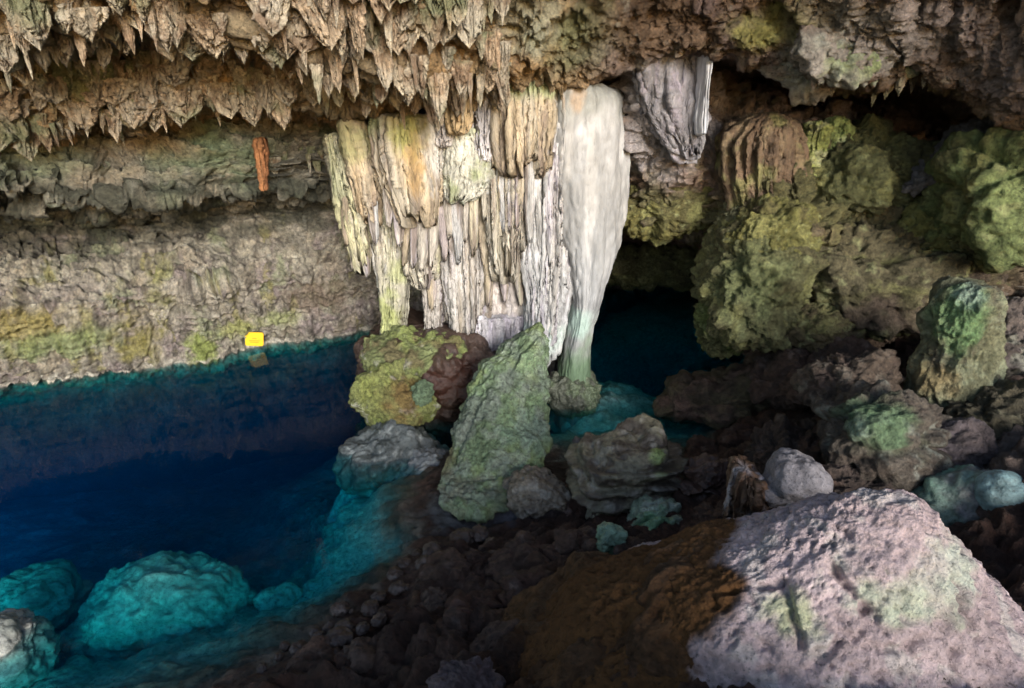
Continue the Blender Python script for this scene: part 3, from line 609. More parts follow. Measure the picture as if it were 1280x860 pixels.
part(pblob('wet_foot', 540, 600, 90, 80, 9.2, WETP, colr((.17, .18, .19), [((.34, .35, .34), 3, .25, .12, .7)], (), 36), M_WET, seed=36, deep=1, scale=.7))
part(loft('wet_foot', [(560, 442, 530, .1), (600, 430, 535, -.2), (650, 410, 535, -.7), (705, 385, 525, -1.4), (750, 360, 500, -2.0)], 9.8, .6, [('fbm', 1, .16), ('ridge', (4, 4, 1), .06), ('lump', 5, .03)], colr((.66, .67, .62), [((.42, .43, .39), (2, 2, .6), .1, .2, .7)], (), 37), M_WET, seed=37, n=160, m=120))
part(pblob('wet_foot', 715, 490, 70, 50, 11.6, WETP, colr((.16, .17, .13), [((.24, .30, .18), 2, .1, .2, .8)], (), 38), M_WET, seed=38, deep=1.1, scale=.6))
part(pblob('algae_knob', 527, 492, 26, 30, 9.95, WETP, colr((.20, .28, .17), (), (), 39), M_MOSS, seed=39, sub=5, scale=.4))

# the big green stalagmite boss in front of it
gb = loft('green_boulder', [(402, 655, 693, .55), (425, 628, 694, .35), (455, 604, 690, .05), (500, 580, 687, -.4), (545, 560, 685, -1.1), (585, 550, 682, -1.65), (608, 548, 666, -2.05), (632, 553, 634, -2.4)], 9.9, .55,
    [('fbm', .9, .26), ('crack', (.8, .8, .6), .08), ('ridge', (5, 5, 1.6), .10), ('pit', 7, .06), ('ridge', 12, .035), ('lump', 6, .04)], colr((.24, .33, .19), [(LIME, 1.2, .2, .2, .4), ((.42, .49, .38), 3.0, .15, .15, .7), ((.24, .27, .24), 1.5, .15, .2, .7), ((.10, .14, .08), 2.5, .35, .1, .5)],
    [(P(672, 440, 9.2), (.5, .6, .6), (.42, .50, .26), .8), (P(660, 540, 8.6), (.5, .6, .4), (.21, .32, .26), .6), (P(625, 425, 9.4), (.5, .5, .22), (.16, .20, .08), .8), (P(590, 615, 7.8), (.7, .6, .2), (.46, .46, .33), .75), (P(556, 580, 8.4), (.2, .5, .5), (.22, .19, .12), .8)], 40), M_MOSS, seed=40, n=240, m=220, top=.12, bot=.1)
tag(gb, 'tall leaning green algae-coated slab of rock before the foot of the column', 'boulder')

# ================================================================== RIGHT SIDE: MOSSY BANK
MM = [((.27, .265, .105), 1.6, .15, .15, .7), ((.10, .085, .045), 1.3, .2, .15, .6), ((.38, .40, .20), 5, .35, .1, .5)]
def mossy(px, py, w, h, Y, label, seed, base=MOSS, marks=MM, patches=(), rot=(0, 0, 0), **k):
    o = pblob('mossy_boulder', px, py, w, h, Y, k.pop('spec', MOSSY), colr(base, marks, patches, seed), M_MOSS, seed=seed, rot=rot, **k)
    return tag(o, label, 'boulder', 'mossy boulders on the right bank')
mossy(1078, 228, 165, 140, 11.4, 'rounded olive boulder with cauliflower crust below the pale green finger', 60, (.13, .135, .06), deep=.9, rot=(0, 12, 0))
mossy(948, 352, 140, 165, 10.6, 'big yellow green boulder overhanging the water edge right of the column', 61, (.155, .15, .07), patches=[(P(935, 350, 9.8), (.6, .9, .8), (.155, .20, .09), .5)])
mossy(1085, 345, 215, 140, 10.6, 'wide low olive brown boulder in the middle of the mossy bank', 62, (.125, .108, .062), patches=[(P(1110, 385, 9.8), (1.6, 1, .45), (.13, .09, .07), .85)], rot=(0, -4, 0))
mossy(965, 298, 105, 85, 10.5, 'small lumpy yellow green boulder stacked on the overhanging one', 63, (.19, .18, .06), scale=.8)
mossy(1172, 296, 100, 70, 10.2, 'small olive boulder wedged between the wide boulder and the right dome', 64, (.19, .19, .065), scale=.8)
mossy(1262, 240, 155, 150, 9.3, 'large grey green dome at the right edge of the picture', 65, (.17, .21, .085), rot=(0, -15, 0), spec=[('fbm', 1.0, .6), ('crack', .9, .16), ('lump', 4.5, .15), ('lump', 9, .09), ('pit', 8, .08), ('ridge', 13, .05)], boxy=.5)
mossy(1228, 292, 95, 70, 9.5, 'olive lump under the left edge of the right dome', 174, (.13, .12, .06), scale=.8)
mossy(842, 256, 135, 84, 12.7, 'bulging mossy ledge hanging over the far corner of the water', 66, (.20, .18, .06), deep=.8)
mossy(825, 330, 150, 62, 16.2, 'smooth greenish slab just above the far waterline', 67, (.19, .19, .09), spec=ROCKY, deep=.8)
mossy(905, 395, 60, 80, 10.9, 'green brown boulder at the water edge under the overhanging boulder', 68, (.14, .17, .055))
mossy(1020, 405, 120, 60, 9.9, 'brownish low boulder along the foot of the mossy bank', 69, (.14, .11, .06), spec=ROCKY)
mossy(1190, 345, 130, 80, 10.2, 'dark brown boulder under the right dome, behind the green spire', 172, (.09, .065, .045), spec=ROCKY)
mossy(925, 278, 60, 60, 11.3, 'grey green lump below the ribbed drape', 173, (.22, .21, .12), scale=.6)
o = loft('mossy_finger', [(146, 1038, 1060), (165, 1032, 1060), (200, 1024, 1062), (235, 1015, 1070)], 11.3, .3, [('fbm', 2.2, .2), ('lump', 5, .08), ('ridge', (6, 6, 2), .08), ('pit', 8, .05)], colr((.40, .48, .18), [((.55, .60, .36), 3, .2, .15, .7)], (), 70), M_MOSS, seed=70, n=110, m=90, flute=(.06, 4, .1), top=.15)
tag(o, 'pale lime green rock finger standing on top of the olive boulder', 'rock')
o = loft('mossy_finger', [(152, 1006, 1030), (190, 996, 1026), (230, 996, 1016), (290, 990, 1010)], 11.2, .28, [('fbm', 2.2, .18), ('lump', 5, .06), ('ridge', (6, 6, 2), .08), ('pit', 8, .05)], colr((.36, .40, .13), [((.56, .56, .34), 3, .1, .15, .8), (MOSS, 2, .3, .1, .7)], (), 71), M_MOSS, seed=71, n=110, m=110, flute=(.07, 4, .1), top=.1, jag=.15)
tag(o, 'long yellow green drip ridge left of the lime green finger', 'rock')
o = loft('ribbed_drape', [(140, 925, 1000), (170, 905, 1003), (220, 905, 1002), (270, 915, 1000), (300, 930, 990)], 11.35, .6, FLUTE + [('lump', (4, 4, 2), .09), ('fbm', 2, .12)], colr((.12, .08, .052), [((.24, .18, .11), VW, .1, .2, .7), ((.24, .24, .09), 2, .25, .15, .6)], (), 72), M_FLOW, seed=72, flute=(.16, 9, .05), jag=.2, top=.35)
tag(o, 'dark brown ribbed drape of rock left of the yellow green ridge', 'flowstone')
o = loft('flowstone_sheet', [(58, 788, 884), (100, 792, 884), (140, 806, 883), (175, 828, 880), (205, 846, 872)], 11.3, .3, FLUTE + [('fbm', 1.5, .15)], colr((.26, .25, .27), [((.26, .24, .27), VW, .1, .2, .7), (LILAC, VW, .3, .12, .6)], (), 73), M_FLOW, seed=73, flute=(.045, 4, .08), jag=.3, jagf=4)
tag(o, 'bluish grey flowstone sheet under the ceiling right of the column', 'flowstone')
o = loft('flowstone_fin', [(56, 879, 888), (85, 875, 886), (120, 872, 882), (150, 868, 884), (170, 870, 880)], 10.9, .3, [('fbm', 2, .05)], colr((.56, .57, .62), (), (), 74), M_SMOOTH, seed=74, n=80, m=80, flute=(.03, 3, .1))
tag(o, 'thin pale fin on the edge of the bluish flowstone sheet', 'flowstone')
o = pblob('leaning_slab', 1212, 192, 185, 50, 10.3, ROCKY, colr((.17, .155, .16), [((.28, .26, .27), 2, .15, .15, .7)], (), 75), M_ROCK, rot=(0, -28, 0), seed=75, deep=.8)
tag(o, 'dark grey slab leaning up into the hollow above the right dome', 'rock')
o = pblob('ceiling_lobe', 1062, 60, 150, 84, 10.0, [('fbm', 1.4, .55), ('fbm', 3, .14)] + ROCKY, colr((.36, .33, .30), [((.50, .52, .46), 1.5, .05, .2, .8), ((.36, .28, .24), 2.5, .25, .12, .7)], [(P(1085, 80, 9.5), (.6, .8, .35), (.36, .44, .20), .85)], 76), M_ROCK, rot=(0, -18, 0), seed=76, boxy=1)
tag(o, 'pale green and grey lobe jutting down from the right ceiling', 'rock')

# ================================================================== RIGHT FLOOR ROCKS
def rock(px, py, w, h, Y, label, seed, base, marks=(), patches=(), mat=None, spec=ANG, name='rock', cat='rock', group=None, **k):
    o = pblob(name, px, py, w, h, Y, spec, colr(base, marks, patches, seed), mat or M_MUD, seed=seed, **k)
    return tag(o, label, cat, group)
BR = [(BROWN, 1.5, .05, .2, .7), ((.16, .12, .105), 4, .34, .12, .7)]
def Yz(px, py, z): return float(W(px, py, z)[1])
o = loft('rock_spire', [(350, 1194, 1222), (368, 1182, 1230), (400, 1164, 1238), (440, 1156, 1242), (480, 1146, 1244), (530, 1140, 1240)], 6.9, .42, [('fbm', 1.5, .12), ('ridge', (5, 5, 1.6), .10), ('ridge', (9, 9, 4), .05), ('pit', 8, .04)],
    colr((.20, .20, .12), [((.32, .34, .22), 3, .15, .15, .7), ((.13, .10, .08), 2, .25, .15, .6)], [(P(1205, 400, 6.5), (.22, .4, .6), (.20, .34, .15), .85), (P(1175, 480, 6.5), (.35, .5, .25), (.34, .25, .12), .7), (P(1212, 365, 6.6), .18, (.34, .45, .38), .7)], 80), M_MOSS, seed=80, n=200, m=160, top=.1, jag=0)
tag(o, 'upright green streaked rock spire on the right slope', 'rock')
rock(1262, 440, 110, 100, 7.2, 'pale crusted brown rock right of the green spire', 81, (.15, .12, .105), [((.42, .42, .34), 2.5, .2, .15, .7), ((.12, .09, .085), 1.5, .15, .2, .7)], spec=ROCKY)
rock(1105, 545, 150, 130, 6.0, 'angular rock with a bright green patch on its face', 82, (.12, .10, .08), [((.10, .075, .06), 2, .2, .15, .7), ((.32, .33, .28), 4, .3, .12, .6)], [(P(1110, 530, 5.5), (.42, .7, .36), (.15, .26, .13), .7), (P(1060, 530, 5.6), (.2, .4, .25), (.36, .46, .36), .7)], mat=M_MOSS)
rock(1205, 642, 125, 125, 5.1, 'smooth dark teal boulder behind the pink boulder', 83, (.12, .17, .14), [((.17, .30, .21), 1.5, .1, .2, .7), ((.16, .13, .15), 1.5, .25, .15, .7)], mat=M_WET, spec=[('fbm', 1.5, .14), ('warp', 2.5, .08)])
rock(1253, 618, 56, 58, 4.8, 'small knobbly pale teal rock on the dark teal boulder', 84, (.24, .36, .36), [((.12, .18, .18), 3, .1, .15, .7)], mat=M_WET, spec=[('lump', 4, .09), ('lump', 9, .03)], scale=.6, sub=5)
rock(988, 605, 82, 70, 5.6, 'small smooth grey boulder behind the pink boulder', 85, (.27, .25, .265), [((.12, .08, .06), 1.4, .28, .12, .8)], mat=M_PALE, spec=[('fbm', 1.4, .26), ('ridge', 5, .025), ('pit', 9, .035)])
o = loft('dripstone_rock', [(585, 922, 942), (610, 915, 952), (650, 912, 952), (690, 905, 955)], 5.8, .3, FLUTE, colr((.14, .08, .05), [((.50, .46, .48), (5, 5, .6), .2, .1, .8)], (), 86), M_WET, seed=86, n=110, m=90, flute=(.08, 5, .1))
tag(o, 'brown rock streaked with white drips left of the grey boulder', 'rock')
rock(1010, 462, 150, 66, 9.4, 'long dark brown ridge rock climbing right from the water', 87, (.07, .045, .035), BR, rot=(0, -22, 0), deep=1.2)
rock(905, 492, 170, 60, 11.0, 'pointed ochre brown rock running out into the water', 88, (.17, .13, .075), [((.28, .16, .13), 1.5, .15, .2, .7), ((.10, .07, .05), 2, .2, .15, .7)], rot=(0, -13, 0), deep=.9)
rock(1060, 480, 110, 70, 7.2, 'knobbly grey brown rock left of the green spire', 89, (.11, .08, .06), [((.24, .20, .16), 3, .2, .15, .7), ((.09, .06, .05), 2, .2, .15, .7)], spec=ROCKY, rot=(0, -20, 0))
rock(985, 562, 115, 62, 7.3, 'dark rough rock below the long ridge rock', 90, (.06, .042, .034), BR, spec=ROCKY)
rock(1245, 525, 130, 110, 6.4, 'dark pitted olive rock near the right edge below the spire', 91, (.085, .072, .045), [((.19, .17, .11), 3, .2, .15, .7), ((.06, .045, .04), 2, .15, .2, .7)], spec=ROCKY)
rock(1170, 560, 100, 80, 5.9, 'purplish grey rock between the green patch rock and the teal boulder', 92, (.13, .105, .11), [((.10, .075, .07), 2, .15, .2, .7)])
rock(1070, 610, 90, 60, 5.5, 'brown rubble rock right behind the crest of the pink boulder', 93, (.08, .058, .048), BR)
# middle ground
rock(782, 590, 125, 92, 7.6, 'grey olive rock with tilted layers at the edge of the turquoise pool', 94, (.17, .155, .11), [((.06, .045, .04), (2, 2, 6), .05, .12, .8), ((.32, .30, .26), 4, .25, .12, .7)], [(P(832, 575, 7), (.18, .4, .2), (.26, .36, .12), .8)], mat=M_WET, rot=(0, -18, 0), boxy=.6, spec=[('fbm', 1, .3), ('step', (2, 1, 4), .2), ('ridge', (3, 6, 8), .09), ('ridge', 13, .04)])
rock(875, 605, 80, 75, 7.3, 'dark reddish brown rock right of the layered rock', 95, (.05, .027, .023), BR, mat=M_WET)
rock(676, 622, 80, 42, 7.6, 'low wet brown rock in front of the green boulder', 96, (.15, .125, .095), [((.07, .06, .055), 2, .1, .2, .7), ((.30, .28, .24), 4, .3, .12, .7)], mat=M_WET)
rock(825, 660, 84, 84, 6.6, 'mint green crusted rock on the dark floor', 97, (.18, .23, .17), [((.32, .37, .32), 3, .15, .15, .7), ((.08, .06, .05), 1.6, .2, .12, .8)], [(P(820, 665, 6.2), (.25, .4, .25), (.15, .32, .17), .8)], mat=M_WET)
rock(762, 678, 36, 38, Yz(762, 678, 1.05), 'small round green stone on the dark floor', 98, (.20, .31, .22), (), mat=M_WET, sub=5, scale=.5)
rock(745, 560, 50, 34, 8.4, 'small dark rock half in the turquoise pool', 99, (.09, .075, .08), BR, mat=M_WET, sub=5, scale=.6)
rock(715, 640, 70, 50, 7.6, 'dark wet rock between the low rock and the layered rock', 100, (.08, .065, .065), BR, mat=M_WET, scale=.7)

# ================================================================== FOREGROUND
PC, PR, PT, PROT = np.array((2.66, 3.6, 1.1)), np.array((2.5, 1.8, 2.22)), .66, (0, 5, -8)
def on_pale(px, py):                     # where the line of sight meets the big boulder
    Rm = rotm(*[R(a) for a in PROT]); Y = np.linspace(1.5, 6, 1500)
    p = P(np.full(1500, px), np.full(1500, py), Y); q = ((p - PC) @ Rm) / PR
    q[:, :2] /= (1 - PT * np.clip(q[:, 2:], -.3, 1))
    h = np.nonzero(np.sum(q * q, 1) < 1)[0]
    return p[h[0]] if len(h) else p[np.argmin(np.sum(q * q, 1))]
def gouge(x0, y0, x1, y1, w, d): return ('groove', (on_pale(x0, y0), on_pale(x1, y1), w * .6), d * .5)
PB = [('fbm', .7, .14), ('fbm', 2, .07), ('pit', 6, .06), ('pit', 13, .045), ('pit', 26, .022), ('ridge', (5, 9, 9), .045), ('ridge', 18, .016),
      gouge(1035, 705, 1100, 785, .10, .20), gouge(1190, 725, 1222, 795, .10, .18), gouge(975, 730, 1015, 820, .11, .20), gouge(1075, 815, 1190, 795, .09, .14), gouge(900, 750, 990, 722, .10, .16),
      gouge(1020, 835, 1075, 790, .09, .14), gouge(1028, 640, 1062, 672, .07, .10), gouge(1190, 835, 1290, 815, .08, .10), gouge(945, 800, 985, 850, .09, .14), gouge(1110, 850, 1170, 830, .08, .10), gouge(1230, 770, 1275, 790, .07, .09)]
o = blob('pale_boulder', PC, PR, PB, lambda co: tint(co, PINK, [((.36, .28, .29), 1.3, .1, .2, .7), ((.54, .50, .47), 4, .25, .12, .6)], [
    (on_pale(1130, 745), (.40, .4, .16), (.46, .52, .38), .8), (on_pale(990, 765), (.2, .2, .14), (.50, .53, .32), .85), (on_pale(1185, 705), (.35, .35, .2), (.46, .52, .42), .75), (on_pale(1120, 700), (.45, .4, .25), (.48, .38, .39), .5),
    ((.70, 3.9, 1.9), (1.25, 1.5, 2.2), CLAY, 1), ((1.1, 2.6, 1.3), (.8, .9, 1.0), CLAY, 1)], 110), M_PALE, rot=PROT, sub=8, seed=110, taper=PT)
tag(o, 'huge pale pink pitted boulder with brown clay on its left flank', 'boulder')
MUDR = [('fbm', 1.0, .28), ('warp', (1.2, 2.6, 2.6), .14), ('warp', (.9, .6, .9), .16), ('ridge', (2, 1.4, 2), .06), ('lump', 9, .02), ('ridge', 9, .02)]
CM = [((.17, .085, .035), 2, .2, .15, .6), ((.08, .04, .018), 1.5, .1, .2, .7)]
o = blob('clay_mound', P(735, 780, 4.5), (1.0, .75, .42), MUDR, colr((.125, .058, .019), CM, (), 111), M_MUD, seed=111, rot=(0, -12, 12), sub=7)
tag(o, 'orange brown clay mound with a rounded crest left of the pink boulder', 'mound')
o = blob('clay_mound', P(845, 800, 3.75), (1.45, .62, .55), MUDR, colr((.125, .056, .018), CM, (), 112), M_MUD, seed=112, rot=(0, -30, 10), sub=7)
tag(o, 'long brown clay ridge sloping down from the left side of the pink boulder', 'mound')
o = loft('stalagmite', [(750, 513, 526), (775, 502, 536), (810, 492, 546), (850, 478, 556), (900, 465, 565)], 5.4, .32, [('fbm', 2, .06), ('lump', 9, .02), ('ridge', 5, .04)], colr((.10, .055, .035), [((.17, .10, .075), 3, .15, .15, .7)], (), 113), M_MUD, seed=113, n=140, m=110, top=.1)
tag(o, 'dark brown cone-shaped stalagmite standing on the black shore', 'stalagmite')
rock(588, 850, 85, 44, Yz(588, 850, 1.3), 'small lilac grey rock at the bottom edge of the picture', 114, (.19, .145, .15), [((.12, .08, .08), 3, .15, .15, .7)], spec=ROCKY, scale=.6)
RUB = [(560, 720, 60, .25), (640, 700, 70, .5), (690, 700, 60, .6), (600, 770, 80, .5), (660, 745, 60, .75), (560, 800, 70, .5), (470, 820, 70, .3), (430, 845, 70, .25), (620, 820, 80, .8), (720, 690, 60, .7), (790, 710, 60, .95), (860, 660, 56, .8), (900, 650, 60, .9), (700, 730, 44, .8), (540, 760, 50, .3), (390, 840, 50, .15), (600, 700, 44, .3), (850, 705, 40, 1.2), (880, 575, 60, .15), (930, 560, 70, .4), (950, 600, 60, .8)]
for k, (px, py, w, z) in enumerate(RUB):
    rock(px, py, w, w * random.uniform(.5, .8), Yz(px, py, z), 'dark reddish brown angular rock in the rubble between the pool and the clay mounds', 600 + k, random.choice([(.075, .038, .028), (.11, .066, .05), (.055, .03, .022), (.13, .09, .072)]), BR, mat=M_MUD, sub=5, boxy=random.uniform(.3, 1.5), scale=.6, rot=(random.uniform(-20, 20), random.uniform(-35, 10), random.uniform(0, 90)), name='rubble_rock', group='rubble rocks on the dark floor')
# submerged boulders
UW = [((.24, .26, .23), 1.3, .1, .2, .7), ((.50, .50, .42), 3.5, .3, .12, .6)]
SUBM = [('fbm', .9, .2), ('warp', (1.6, 1.6, 3), .16), ('ridge', 4, .06)]
def under(px, py, w, h, Y, label, seed, base=(.38, .39, .34), **k):
    return rock(px, py, w, h, Y, label, seed, base, UW, mat=M_WET, spec=SUBM, name='submerged_boulder', cat='boulder', group='boulders in the pool', **k)
under(205, 752, 205, 90, 6.6, 'long turquoise boulder lying under water, largest in the pool', 120, deep=.9, rot=(0, -3, 0))
under(35, 760, 110, 90, 6.7, 'rounded turquoise boulder under water at the left edge', 121)
under(6, 832, 100, 128, 5.2, 'boulder at the left edge whose pale tip breaks the water', 122, (.32, .32, .29))
under(346, 752, 48, 34, 6.6, 'small round turquoise boulder under water beside the shelf', 123, sub=5, scale=.5)
under(130, 800, 110, 60, 6.1, 'dim sunken boulder between the long one and the left edge', 124, (.25, .26, .23))
under(312, 748, 20, 16, 6.7, 'tiny sunken stone left of the small round boulder', 125, sub=4, scale=.3)

under(765, 530, 150, 72, 11.9, 'turquoise hump added under water behind the layered rock', 126, (.70, .70, .64), deep=1.6)  # mound added to catch sun where the shallow bed looks bright
# cobbles on the shore
CG = 'cobbles along the dark shore'
protos = []
for k in range(4):
    v, fa = ico(4)
    co = v * np.array([1, .8 + .1 * k, .62]); no = vnormals(co, fa)
    co = co + no * relief(co + k * 9, [('fbm', 1.2, .22), ('crack', 1, .12), ('ridge', 3, .10)], 300 + k)[:, None]
    me = mesh('cobble', co, fa); set_col(me, tint(co * .3, (.055, .036, .03), [((.14, .11, .10), 3, .15, .15, .7)], (), 310 + k)); me.materials.append(M_WET)
    protos.append(me)
def cobble(px, py, w, z, label, tilt):
    p = W(px, py, z); s = w / 2 * float(np.linalg.norm(p - np.array([0, 0, CAMZ]))) / FPX * .95
    fz = float(floor_z(p[0], p[1])[0])
    o = bpy.data.objects.new('cobble', protos[random.randrange(4)]); COL.objects.link(o)
    o.location = (p[0], p[1], max(fz, -.05) + .25 * s); o.scale = (s, s, s); o.rotation_euler = (random.uniform(-.3, .3), random.uniform(-.3, .3), random.uniform(0, 6))
    return tag(o, label, 'stone', CG)
for px, py, w in [(random.uniform(-9, 9) + a, random.uniform(-8, 8) + b, c * random.uniform(.55, 1.0)) for a, b, c in [(515, 712, 36), (497, 725, 40), (540, 720, 40), (486, 741, 14), (480, 755, 26), (500, 748, 22), (455, 768, 30), (432, 765, 34), (415, 778, 24), (440, 782, 30), (405, 795, 28), (425, 800, 34), (390, 790, 20), (380, 806, 26), (450, 800, 24), (470, 780, 22), (400, 815, 22), (360, 800, 18), (530, 700, 22), (555, 705, 26), (545, 690, 30), (570, 695, 26), (590, 690, 22), (575, 675, 34), (600, 675, 28), (620, 690, 20), (560, 725, 20), (530, 735, 16), (505, 735, 14), (465, 755, 14), (445, 770, 12), (585, 705, 16), (610, 705, 18), (350, 815, 20), (335, 825, 16), (420, 820, 16)]]:
    cobble(px, py, w, .15, 'small dark wet cobble lying on the black shore between the stalagmite and the pool', 0)

# ================================================================== STALACTITES
M_STAL = rock_mat('hanging_dripstone', .8, 1, .06, 10, vary=.5, grain=45)
def stal_tone():                                                     # patches of grey, green film and pale calcite from place to place
    nt = M_STAL.node_tree; N, L = nt.nodes, nt.links
    b = N['Principled BSDF']; src = b.inputs['Base Color'].links[0].from_socket
    geo = N.new('ShaderNodeNewGeometry')
    for sc, lo, hi, col in ((1.3, .52, .66, (.16, .19, .10, 1)), (1.9, .54, .66, (.50, .46, .38, 1)), (2.7, .55, .66, (.20, .13, .085, 1))):
        n = N.new('ShaderNodeTexNoise'); n.inputs['Scale'].default_value = sc; n.inputs['Detail'].default_value = 3
        L.new(geo.outputs['Position'], n.inputs['Vector'])
        r = N.new('ShaderNodeMapRange'); r.inputs[1].default_value = lo; r.inputs[2].default_value = hi; r.inputs[4].default_value = .75
        L.new(n.outputs['Fac'], r.inputs[0])
        m = N.new('ShaderNodeMix'); m.data_type = 'RGBA'; L.new(r.outputs[0], m.inputs[0]); L.new(src, m.inputs[6]); m.inputs[7].default_value = col
        src = m.outputs[2]
    L.new(src, b.inputs['Base Color'])
stal_tone()
def stal_mesh(k, kind):
    n, m = (64, 56) if kind == 0 else (170, 70)
    a = np.linspace(0, 2 * math.pi, n, endpoint=False); t = np.linspace(0, 1, m)
    A, T = np.meshgrid(a, t)
    if kind == 0:
        r = .5 * (1 - T)**.75 + .03 * (1 - T**6)
        asp = .85; jag = .25; jf = 1.8
    else:
        r = .5 * (1 - .55 * T) * np.where(T > .7, (1 - ((T - .7) / .3)**1.5), 1)
        asp = .42; jag = .9; jf = 8.5
    Lf = 1 - jag * np.clip(.45 + 1.25 * perlin(np.stack([np.cos(a) * jf, np.sin(a) * jf * .6, 0 * a + k * 3.3], -1), 400 + k), 0, 1)
    pp = np.stack([np.cos(A) * 2.2, np.sin(A) * 2.2, T * .7 + k * 5.5], -1).reshape(-1, 3)
    fl = (np.abs(perlin(pp, 410 + k)) * 1.0 + .5 * np.abs(perlin(pp * np.array([2.2, 2.2, 3]), 420 + k)) - .35).reshape(m, n)
    r = np.maximum(r * (1 + .55 * fl), .002)
    bend = .18 * perlin(np.stack([T.ravel() * 1.3, 0 * T.ravel() + k * 2.2, 0 * T.ravel()], -1), 430 + k).reshape(m, n)
    co = np.stack([r * np.cos(A) + bend, r * asp * np.sin(A), -T * Lf[None, :]], -1).reshape(-1, 3)
    fa = grid_faces(m, n, True)
    no = vnormals(co, fa)
    if np.mean(no[:, 0] * co[:, 0]) < 0: fa = fa[:, ::-1]; no = -no
    env = np.repeat(np.minimum(1, (1 - t) * 3 + .1), n)
    co = co + no * (env * relief(co + k * 4.1, [('ridge', (6, 6, 1.6), .12), ('billow', (3, 3, 2.2), .16), ('ridge', (13, 13, 4), .06)], 450 + k))[:, None]
    me = mesh('stalactite', co, fa)
    b = [(.44, .34, .24), (.43, .37, .28), (.48, .41, .31), (.37, .32, .25)][k % 4]
    c = tint(co * np.array([2, 2, .7]), b, [((.24, .15, .09), 1.5, .2, .15, .6)], (), 440 + k)
    tip = sstep(-.7, -1., co[:, 2])[:, None]
    c = c * (1 - .5 * tip) + np.array((.58, .52, .40)) * .5 * tip                 # bare calcite at the growing tip
    set_col(me, c); me.materials.append(M_STAL)
    return me
ST0 = [stal_mesh(k, 0) for k in range(6)]; ST1 = [stal_mesh(10 + k, 1) for k in range(8)]
SG = {'a': ('stalactites of the uppermost fringe', 'tan stalactite in the uppermost fringe along the left ceiling edge'),
      'b': ('stalactites of the lower tier', 'greenish tan stalactite in the lower tier beneath the dark ceiling hollow'),
      'c': ('small stalactites on the ceiling left of the column', 'small brown stalactite on the thickly hung ceiling left of the column'),
      'd': ('stalactites of the right hollow', 'brown stalactite hanging in the dark hollow below the pale ceiling lobe')}
def stalactite(pos, w, l, clump, g):
    me = random.choice(ST1 if clump else ST0)
    o = bpy.data.objects.new('stalactite', me); COL.objects.link(o)
    o.location = pos; o.scale = (w, w, l); o.rotation_euler = (random.uniform(-.1, .1), random.uniform(-.1, .1), random.uniform(-.9, .9) + (math.pi if random.random() < .5 else 0))
    return tag(o, SG[g][1], 'stalactite', SG[g][0])
def hang(px, s, w, l, clump, g):
    p = SHELL[int(np.searchsorted(SS, s)), int(np.searchsorted(PXS, px))].copy()
    v = np.array([0, 0, CAMZ]) - p; p += v / np.linalg.norm(v) * (.10 if not clump else .06); p[2] += .08
    stalactite(p.tolist(), w, l, clump, g)
for px in np.arange(-20, 400, 10):                                          # uppermost fringe
    hang(px + random.uniform(-5, 5), random.uniform(1.6, 2.2), random.uniform(.08, .17), random.choice((.15, .2, .3, .55)) * random.uniform(.8, 1.2), False, 'a')
for px in np.arange(-10, 400, 17):
    hang(px + random.uniform(-8, 8), random.uniform(1.5, 2.1), random.uniform(.35, .8), random.uniform(.3, .7), True, 'a')
for row, (s0, s1) in enumerate([(3.5, 3.9), (3.9, 4.3), (4.3, 4.7), (4.7, 5.05)]):
    for px in np.arange(-15, 365, 16):
        cl = random.random() < .65
        hang(px + random.uniform(-8, 8), random.uniform(s0, s1), random.uniform(.3, .75) if cl else random.uniform(.07, .16), random.uniform(.25, .65), cl, 'b')
for row, (s0, s1) in enumerate([(1.25, 1.5), (1.5, 1.75), (1.75, 2.0), (2.0, 2.6), (3.5, 4.6)]):
    for px in np.arange(385, 640, 13):
        cl = random.random() < .6
        hang(px + random.uniform(-7, 7), random.uniform(s0, s1), random.uniform(.25, .5) if cl else random.uniform(.09, .18), random.uniform(.3, .7), cl, 'c')
SG['e'] = ('small drips on the wall band', 'small pale drip stalactite on the rock band between the orange stalactite and the column')
for px, py in [(352, 176), (362, 190), (372, 172), (381, 196), (390, 182), (399, 204), (408, 192), (414, 212), (346, 200), (395, 165)]:
    p = SHELL[int(np.searchsorted(SS, np.interp(py, [150, 190, 225, 250], [6, 7, 8, 9]))), int(np.searchsorted(PXS, px))].copy(); p[1] -= .15; p[2] += .1
    stalactite(p.tolist(), random.uniform(.15, .35), random.uniform(.3, .55), random.random() < .6, 'e')
for px in np.arange(-15, 380, 14):
    hang(px + random.uniform(-6, 6), random.uniform(1.9, 2.35), random.uniform(.2, .45), random.uniform(.25, .5), True, 'a')
for px in np.arange(-15, 365, 18):
    hang(px + random.uniform(-6, 6), random.uniform(4.85, 5.15), random.uniform(.08, .16), random.uniform(.25, .5), False, 'b')
for px in (1086, 1104, 1118, 1127, 1146, 1158):
    stalactite((P(px + random.uniform(-4, 4), 84 + random.uniform(-9, 9), random.uniform(9.6, 10.2))).tolist(), random.uniform(.09, .3), random.uniform(.2, .6), random.random() < .5, 'd')
o = loft('orange_stalactite', [(172, 319, 331), (195, 321, 332), (222, 325, 333), (238, 329, 332)], 12.2, .12, FLUTE[1:], colr((.33, .15, .065), [((.22, .09, .04), VW, .1, .2, .7)], (), 500), M_FLOW, seed=500, n=60, m=60, flute=(.03, 4, .1))
tag(o, 'single rust orange stalactite hanging against the left wall', 'stalactite')

